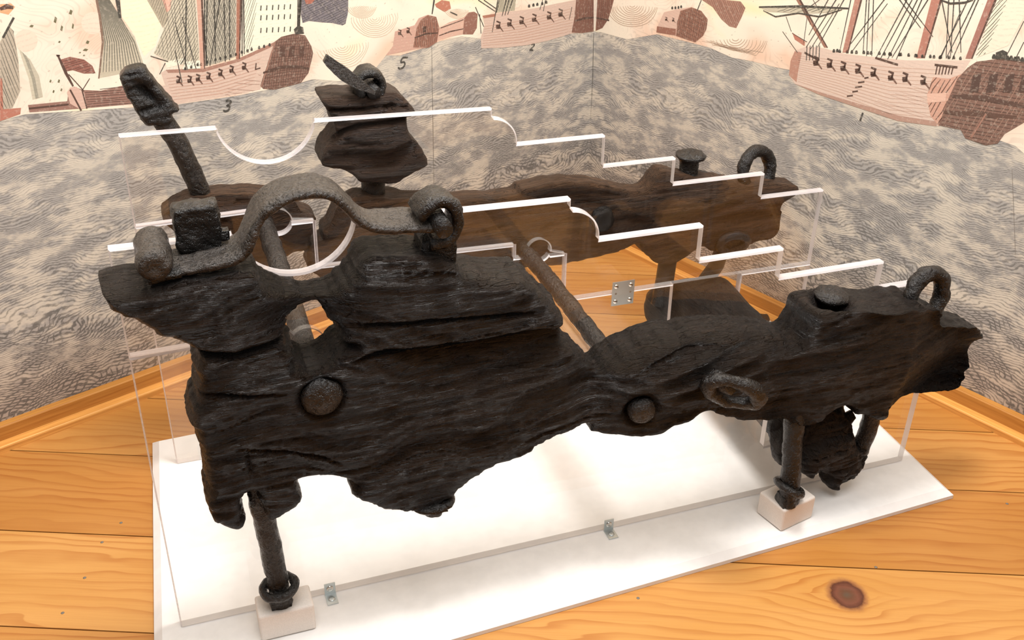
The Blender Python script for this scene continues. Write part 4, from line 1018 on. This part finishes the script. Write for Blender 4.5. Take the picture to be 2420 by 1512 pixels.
o = B().tube(ringpath(rc+np.array([.002, -.006, -.002]), .043, .026, (.86, -.16, -.48), (.30, -.58, .76)), np.array([.0115+.002*math.sin(i*.157) for i in range(84)]), 20, closed=True).obj('ring', IRON, ck); rough(o, .0036, 55, 6); rough(o, .0014, 170, 6)
o = B().tube([rc+np.array([-.022, .02, .018]), rc+np.array([-.012, -.004, .012]), rc+np.array([-.002, -.010, .004])], [.014, .013, .010], 12).obj('staple', IRON, ck); rough(o, .002, 90, 7)
# short bolt end under the belly
q = at_y(1022, 1190, -.06)
o = B().lathe((q[0], -.058, q[2]+.012), (.05, 0, -1), [(0, 0), (.03, 0), (.034, .006), (.028, .012), (.014, .016), (.013, .030), (.008, .033), (0, .033)], 20).obj('bolt_end', IRON, ck); rough(o, .003, 70, 8)
o = B().tube([at_y(1022, 1212, -.07), at_y(1040, 1207, -.08), at_y(1059, 1207, -.085)], [.003, .0025, .001], 6).obj('split_pin', IRON, ck)

# ------------------------------------------------------------------ tie rods through both sides
def tie_rod(name, x0, z0, yb, head, hr, label, seed, rr):
    t = thing(name, (x0, .2, z0), label, 'iron rod', 'iron tie rods joining the two sides')
    h = np.array([head[0], head[1]+.012, head[2]])
    P = spline([(x0[0] if hasattr(x0, '__len__') else x0, yb, z0), (x0+.0, .33, z0), (x0-.001, .2, z0-.001), (x0-.002, .06, z0-.004), (x0-.002, .0, z0-.010), ((x0+h[0])/2, -.04, (z0+h[2])/2-.006), tuple(h)], .008)
    o = B().tube(P, rr, 16).obj('shaft', IRONR, t); rough(o, .0026, 48, seed); rough(o, .0012, 130, seed+1)
    o = B().lathe(h+np.array([0, .012, 0]), (0, -1, 0), [(0, 0), (hr*.98, 0), (hr, .008), (hr*.97, .013), (hr*.82, .018), (hr*.45, .0215), (0, .0225)], 30).obj('head', IRON, t); rough(o, .0024, 55, seed+2); rough(o, .001, 180, seed+3)
    return t
tie_rod('tie_rod', .2245, .4475, .435, hA, .0275, 'iron tie rod under the arch, nearer the left end', 31, .0155)
tie_rod('tie_rod', .6935, .330, .435, hB, .0225, 'iron tie rod seen over the notch in the middle', 37, .0150)
# clear tube beside the second rod
tb = B(); n_ = 24
tp = [(.668, .018+.388*i/10, .308) for i in range(11)]
tb.tube(tp, .0155, n_, False); tb.tube(tp, .0130, n_, False)
o = tb.obj('acrylic_tube', ACR, None, True, (.668, .2, .308), False); tag(o, 'clear acrylic spacer tube lying along the middle tie rod', 'acrylic tube')

# ------------------------------------------------------------------ iron cap over the trunnion hole
cap = thing('trunnion_cap', (.22, -.04, .62), 'arched iron strap with a rolled end and an eye on the near timber', 'iron strap')
YA, YC = -.070, -.006
cl = [(.064+.0*i, .6) for i in range(0)]
roll = [(.051+.0165*math.cos(math.radians(a)), .6315+.0165*math.sin(math.radians(a))) for a in range(-330, -89, 15)]
path = [(.040, .6215)]
flat = [(.070, .6215), (.095, .6225), (.120, .6255), (.140, .6290), (.150, .6345), (.156, .646), (.163, .661), (.175, .6785), (.195, .6925), (.222, .7000), (.248, .6995), (.268, .690), (.283, .674), (.296, .657), (.309, .6475), (.328, .6425), (.350, .640), (.372, .638), (.392, .635)]
o = B().ribbon(spline(flat, .004), .0135, YA, YC, 13).obj('strap', IRONG, cap); rough(o, .0028, 42, 41, 3); rough(o, .0011, 160, 42)
o = B().lathe((.0505, YC+.005, .6330), (0, -1, -.04), [(0, 0), (.012, 0), (.0185, .003)]+[(.0200, .006+.0085*i) for i in range(8)]+[(.0180, .0745), (.011, .0775), (.004, .0755), (0, .0750)], 30).obj('rolled_end', IRONG, cap); rough(o, .0026, 50, 43); rough(o, .0012, 170, 44)
o = B().ribbon(spline([(.040, .6175), (.060, .6200), (.078, .6215)], .004), .012, YA-.004, YC, 13).obj('rolled_end_lip', IRON, cap); rough(o, .002, 60, 45)
# square lug standing on the strap
l0 = at_y(412, 575, -.045); l1 = at_y(512, 482, -.045)
o = B().box((l0[0]+.002, -.034, .620), (l1[0]+.002, .000, .680), 12).obj('lug', IRON, cap); rough(o, .0045, 60, 44, 3); rough(o, .0015, 190, 45)
o = B().box((.121, -.030, .632), (.141, -.016, .645), 5).obj('wedge_key', IRON, cap); rough(o, .002, 90, 46)
# eye at the right end with its pin and stem
ec = at_y(1040, 520, -.058)
C_ = (ec[0]-.002, .6365)
loop = [(.368, .6400)]+[(C_[0]+.0325*math.cos(math.radians(a)), C_[1]+.0355*math.sin(math.radians(a))) for a in range(158, -95, -12)]+[(C_[0]-.012, C_[1]-.036)]
o = B().ribbon(spline(loop, .004), .0165, YA-.002, YC-.012, 11).obj('eye', IRON, cap); rough(o, .004, 50, 47); rough(o, .0014, 170, 48)
o = B().tube([(C_[0]-.004, .0, C_[1]+.002), (C_[0]-.002, -.04, C_[1]), (C_[0], -.086, C_[1]-.001)], [.0125, .0125, .0115], 14).obj('pin', IRON, cap); rough(o, .002, 80, 49)
o = B().box((C_[0]-.024, -.062, C_[1]-.075), (C_[0]+.024, -.012, C_[1]-.022), 8).obj('stem', IRON, cap); rough(o, .003, 70, 50)

# ------------------------------------------------------------------ standing bolts with their washers, and the foam blocks
def bolt(name, pts, rad, zw, wr, label, seed, tilt=(0, 0, 1)):
    pts = np.array(pts); t = thing(name, pts[-1], label, 'iron bolt')
    P = spline(pts, .006); o = B().tube(P, rad, 14).obj('shaft', IRON, t); rough(o, .0028, 60, seed); rough(o, .001, 180, seed+1)
    if wr:
        i = np.argmin(np.abs(P[:, 2]-zw)); c = P[i]; ax = np.array(tilt, float); ax /= np.linalg.norm(ax); e1 = np.cross(ax, (0, 1, 0)); e1 /= np.linalg.norm(e1); e2 = np.cross(ax, e1)
        o = B().tube(ringpath(c, wr, wr, e1, e2, n=30), .0065, 10, closed=True).obj('washer', IRON, t); rough(o, .0022, 90, seed+2)
        o = B().box(c+np.array([-.016, -.014, -.033]), c+np.array([.016, .014, -.012]), 6).obj('nut', IRON, t); rough(o, .003, 80, seed+3)
    return t
bolt('standing_bolt', [(.131, -.046, .335), (.134, -.046, .26), (.141, -.046, .15), (.1475, -.046, .046)], .0155, .080, .0235, 'long iron bolt standing on the left foam block', 61, (-.1, .0, 1))
bolt('standing_bolt', [(.992, -.040, .27), (.990, -.058, .20), (.989, -.074, .12), (.989, -.083, .046)], .0165, .080, .0225, 'iron bolt standing on the right foam block', 66, (.55, .1, 1))
def foam(name, c, e, hz, hxy, label, yaw=0):
    o = B().box((-hxy[0], -hxy[1], 0), (hxy[0], hxy[1], hz)).obj(name, FOAM, None, False)
    m = o.modifiers.new('soft_edges', 'BEVEL'); m.width = .004; m.segments = 3
    o.location = (*c, .0004); o.rotation_euler = (0, 0, yaw); tag(o, label, 'foam block', 'white foam blocks under the bolts')
foam('foam_block', (.150, -.0425), 0, .049, (.0405, .0235), 'white foam block under the long bolt at the left')
foam('foam_block', (1.003, -.0620), 0, .046, (.0375, .0300), 'white foam block under the bolt at the right', .22)

# ------------------------------------------------------------------ rear axle timber lying across between the panels
ax_t = thing('axle_timber', (1.07, .2, .1), 'dark worn axle timber passing through both panels at the right', 'axle timber')
def beam(name, mat, parent, secs, seg=64, seed=0, amp=.006):
    """secs: (y, cx, cz, hx, hz, power, skew)"""
    S = spline(np.array(secs), .006); v, f = [], []
    for q in S:
        y, cx, cz, hx, hz, pw, sk = q
        for k in range(seg):
            t = 2*math.pi*k/seg; c, s = math.cos(t), math.sin(t); e = 2/max(pw, 2)
            v.append((cx+hx*math.copysign(abs(c)**e, c)+sk*s*hz, y, cz+hz*math.copysign(abs(s)**e, s)))
    n = len(S)
    for i in range(n-1):
        for k in range(seg): f.append((i*seg+k, i*seg+(k+1) % seg, (i+1)*seg+(k+1) % seg, (i+1)*seg+k))
    a = len(v); v.append((S[0][1], S[0][0]-.004, S[0][2])); v.append((S[-1][1], S[-1][0]+.004, S[-1][2]))
    for k in range(seg): f.append((a, (k+1) % seg, k)); f.append((a+1, (n-1)*seg+k, (n-1)*seg+(k+1) % seg))
    o = fix_normals(mesh_obj(name, v, f, mat, parent)); rough(o, amp, 16, seed, 3, (1.2, .5, 1.2)); rough(o, amp*.45, 60, seed+1, 3, (1, .25, 1)); return o
beam('beam', WOODY, ax_t, [(-.03, 1.074, .138, .048, .042, 3, .0), (-.012, 1.066, .150, .058, .042, 3.5, 0), (.0, 1.061, .160, .064, .046, 4, 0), (.03, 1.061, .160, .066, .046, 5, 0), (.2, 1.066, .158, .066, .046, 5, 0), (.36, 1.078, .160, .066, .046, 5, 0), (.425, 1.081, .160, .068, .047, 4, 0), (.45, 1.088, .135, .085, .060, 3, -.25), (.49, 1.10, .110, .105, .062, 3, -.35), (.53, 1.11, .10, .095, .05, 2.4, -.3)], 72, 71)
# broken end: two prongs below, an ear at the right, a worn cheek at the left
def lump(name, mat, parent, pts, rad, seed, amp=.004, sq=.25):
    o = B().tube(spline(np.array(pts), .005), np.interp(np.linspace(0, 1, len(spline(np.array(pts), .005))), np.linspace(0, 1, len(rad)), rad), 20, sq=sq).obj(name, mat, parent)
    rough(o, amp, 38, seed); rough(o, amp*.4, 120, seed+1); return o
AXE = [(1925, 1008), (1945, 985), (1968, 964), (1985, 980), (2006, 988), (2016, 1008), (2022, 1040), (2031, 1064), (2044, 1060), (2053, 1062), (2056, 1076), (2048, 1100), (2036, 1120), (2012, 1140), (1988, 1149), (1984, 1158), (1964, 1157), (1957, 1142), (1965, 1131), (1950, 1119), (1936, 1117), (1923, 1131), (1908, 1128), (1897, 1110), (1899, 1060), (1912, 1030)]
slab('broken_end', WOODY, ax_t, [[(*at_y(u, v, -.05)[[0, 2]], .030) for u, v in AXE]], -.014, -1, .052, .024, .0030, .0050, .004, .0060, lambda x, z, H: H-.018*np.clip((z-.15)/.06, 0, 1), seed=74)
lump('broken_end', WOODY, ax_t, [at_y(1870, 1000, .012), at_y(1855, 1050, -.02), at_y(1850, 1090, -.025)], [.040, .026, .014], 80)
lump('broken_end', WOODY, ax_t, [at_y(1985, 1010, -.03), at_y(2005, 988, -.03), at_y(2016, 980, -.03)], [.016, .012, .008], 82, .006)
lump('broken_end', WOODY, ax_t, [at_y(1770, 748, .46), at_y(1795, 755, .45), at_y(1812, 752, .45)], [.012, .014, .010], 84)
bolt('axle_bolt', [at_y(2066, 960, -.035), at_y(2052, 1010, -.035), at_y(2030, 1066, -.035)], .0155, 0, 0, 'short bolt running down into the right end of the axle timber', 86)

# ------------------------------------------------------------------ far cheek (brown) behind the back panel
YF = .431
def T3f(pts, y=YF, te=.0): return [(at_y(u, v, y)[0], at_y(u, v, y)[2], te) for u, v in pts]
FARM = [(790, 521), (800, 499), (830, 478), (870, 470), (960, 476), (1040, 474), (1097, 478), (1207, 470), (1248, 450), (1300, 440), (1351, 436), (1413, 438), (1475, 452), (1525, 458), (1549, 442), (1574, 412), (1600, 413), (1640, 424), (1688, 428), (1736, 435), (1770, 446), (1808, 441), (1878, 440), (1894, 452), (1889, 463), (1864, 478), (1852, 497), (1855, 506), (1850, 526), (1849, 548), (1833, 568), (1791, 575), (1769, 585), (1736, 599), (1704, 601), (1664, 588), (1647, 598), (1614, 621), (1597, 627), (1560, 627), (1535, 606), (1521, 595), (1519, 582), (1513, 578), (1483, 593), (1449, 604), (1406, 614), (1370, 624), (1315, 633), (1243, 641), (1150, 660), (1000, 690), (850, 700), (742, 650), (731, 624), (729, 605), (733, 594), (747, 583), (764, 572), (767, 553), (784, 536)]
def far_slab(name, parent, pts, mat, depth, seed, res=.006, yf=YF, feat=None):
    ol = [(x, z, .004) for x, z, _ in T3f(pts, yf)]
    # the face towards the room is the relief, so grow from the back plane forwards
    ol = [(x, z, depth-.010) for x, z, _ in ol]
    return slab(name, mat, parent, [ol], yf+depth, -1, depth, .014, res, .0028, .005, .0032, feat, seed=seed, ring=.010)
fc = thing('carriage_cheek', (1.0, .48, .1), 'long brown far side timber seen through the back acrylic panel', 'carriage timber')
far_slab('timber', fc, FARM, WOODF, .062, 101, .0050)
o = B().lathe(at_y(900, 472, .47)+np.array([0, 0, -.004]), (0, -.1, 1), [(0, 0), (.046, 0), (.050, .004), (.044, .009), (.0, .011)], 28).obj('washer_plate', WOODB, fc); rough(o, .002, 60, 102)
q = at_y(1624, 420, .47)
o = B().lathe(q+np.array([0, 0, -.03]), (.03, 0, 1), [(0, 0), (.019, 0), (.019, .062), (.021, .068), (.029, .073), (.030, .078), (.016, .084), (0, .085)], 24).obj('headed_bolt', IRON, fc); rough(o, .0034, 60, 103); rough(o, .0014, 170, 103)
o = B().lathe(at_y(1642, 416, .49)+np.array([0, 0, -.012]), (0, 0, 1), [(0, 0), (.036, 0), (.036, .012), (.028, .018), (0, .019)], 22).obj('bolt_washer', IRON, fc); rough(o, .003, 60, 104)
rc = at_y(1788, 403, .475)
o = B().tube(ringpath(rc, .037, .041, (.98, .2, -.08), (.0, .15, .98)), .0125, 20, closed=True).obj('ring', IRON, fc); rough(o, .0036, 55, 105); rough(o, .0014, 170, 105)
o = B().tube([at_y(1580, 600, .465), at_y(1572, 660, .462), at_y(1560, 720, .455)], [.0185, .0185, .02], 14).obj('shaft', IRON, fc); rough(o, .0025, 60, 106)
o = B().tube([at_y(1712, 570, .47), at_y(1694, 625, .466), at_y(1648, 692, .46)], [.016, .016, .018], 14).obj('shaft', IRON, fc); rough(o, .0025, 60, 107)
o = B().tube(ringpath(at_y(1733, 573, .425), .030, .022, (1, 0, -.1), (0, -.35, .93)), .010, 18, closed=True).obj('ring', IRON, fc); rough(o, .002, 70, 108)
o = B().lathe(at_y(1425, 520, .428), (0, -1, 0), [(0, -.01), (.026, -.01), (.022, .004), (.012, .008), (0, .008)], 20).obj('bolt_stub', IRON, fc); rough(o, .004, 60, 109)
fl_ = thing('carriage_fragment', (.2, .48, .45), 'brown timber fragment behind the trunnion hole, far side', 'carriage timber')
far_slab('timber', fl_, [(386, 520), (412, 497), (455, 480), (511, 468), (573, 469), (640, 466), (692, 474), (704, 490), (712, 507), (735, 512), (748, 521), (750, 532), (744, 548), (734, 572), (735, 590), (712, 600), (697, 604), (655, 626), (600, 650), (540, 655), (470, 620), (420, 560)], WOODF, .07, 111, .006)
# upper block on a stub, with its eye and key
ub = thing('timber_block', (.43, .48, .50), 'hourglass-shaped brown timber block standing behind the back panel', 'timber block')
BCR = [(pl_y([(790, 335), (815, 312), (850, 300), (905, 292), (970, 284)], .435), .004, .016), (pl_y([(782, 262), (850, 262), (960, 252)], .435), .0025, .008)]
def blk_feat(x, z, H):
    for pl_, w, dp in BCR:
        d, s_ = pdist(x, z, pl_); H = H-dp*np.exp(-(d/w)**2)
    return H
far_slab('timber', ub, [(762, 242), (775, 234), (820, 230), (870, 232), (925, 224), (955, 230), (975, 250), (985, 268), (978, 284), (966, 296), (967, 318), (975, 330), (992, 345), (1006, 368), (1014, 386), (1008, 400), (985, 412), (958, 426), (948, 434), (918, 438), (880, 436), (855, 437), (838, 424), (815, 408), (790, 402), (765, 396), (760, 383), (768, 362), (785, 338), (800, 318), (794, 300), (782, 275)], WOODB, .085, 121, .0038, .435, blk_feat)
o = B().tube([at_y(882, 425, .475), at_y(882, 470, .475)], [.021, .021], 16).obj('bolt_stub', IRON, ub); rough(o, .002, 70, 122)
hc = at_y(869, 196, .47)
C_ = (hc[0], hc[2])
o = B().ribbon(spline([(C_[0]+.028*math.cos(math.radians(a)), C_[1]+.028*math.sin(math.radians(a))) for a in range(225, -70, -12)], .004), .015, .445, .495, 11).obj('eye', IRON, ub); rough(o, .0035, 50, 123); rough(o, .001, 170, 124)
o = B().tube([(C_[0]+.004, .50, C_[1]-.006), (C_[0]+.004, .44, C_[1]-.008)], .012, 14).obj('pin', IRON, ub); rough(o, .002, 70, 125)
o = B().box((C_[0]-.024, .45, C_[1]-.055), (C_[0]+.024, .49, C_[1]-.018), 8).obj('stem', IRON, ub); rough(o, .003, 60, 126)
K = np.array([at_y(768, 137, .455), at_y(800, 165, .447), at_y(840, 193, .437), at_y(885, 219, .432)])
kb = B(); S = spline(K, .004); m_ = len(S); vv, ff = [], []
for i, s_ in enumerate(S):
    t = i/(m_-1); w_ = .0025+.0085*math.sin(math.pi*min(1, .12+t*.95))**.8; h_ = .0035
    for a, b_ in ((1, 1), (1, -1), (-1, -1), (-1, 1)): vv.append(s_+np.array([.45*a*w_+.0*b_, b_*h_*1.2, .9*a*w_]))
for i in range(m_-1):
    for k in range(4): ff.append((i*4+k, i*4+(k+1) % 4, (i+1)*4+(k+1) % 4, (i+1)*4+k))
ff += [(0, 1, 2, 3), tuple((m_-1)*4+k for k in (3, 2, 1, 0))]
o = kb.add(vv, ff).obj('forelock_key', IRONG, ub, False); rough(o, .0015, 90, 127)
# tall bar with a square slotted head
tbr = thing('forelock_bar', (.13, .47, .47), 'tall curved iron bar with a square slotted head at the far left', 'iron bar')
bp_ = [at_y(u, v, .47) for u, v in [(385, 285), (408, 318), (432, 362), (458, 418), (480, 468), (494, 500)]]
o = B().tube(spline(bp_, .006), .0168, 16).obj('shaft', IRONR, tbr); rough(o, .0022, 60, 131); rough(o, .001, 150, 132)
hd = np.array([at_y(u, v, .455) for u, v in [(284, 188), (296, 170), (322, 162), (346, 166), (357, 184), (382, 212), (402, 238), (424, 262), (414, 270), (407, 274), (410, 288), (392, 300), (368, 298), (346, 299), (326, 272), (306, 240), (290, 214)]])
slab('head', IRON, tbr, [[(p_[0], p_[2], .030) for p_ in hd]], .490, -1, .040, .010, .003, .002, .004, .003, lambda x, z, H: H-.012*np.exp(-(((x-at_y(348, 222, .455)[0])*.8+(z-at_y(348, 222, .455)[2])*.6)/.006)**2-(((x-at_y(348, 222, .455)[0])*.6-(z-at_y(348, 222, .455)[2])*.8)/.022)**2), seed=133)
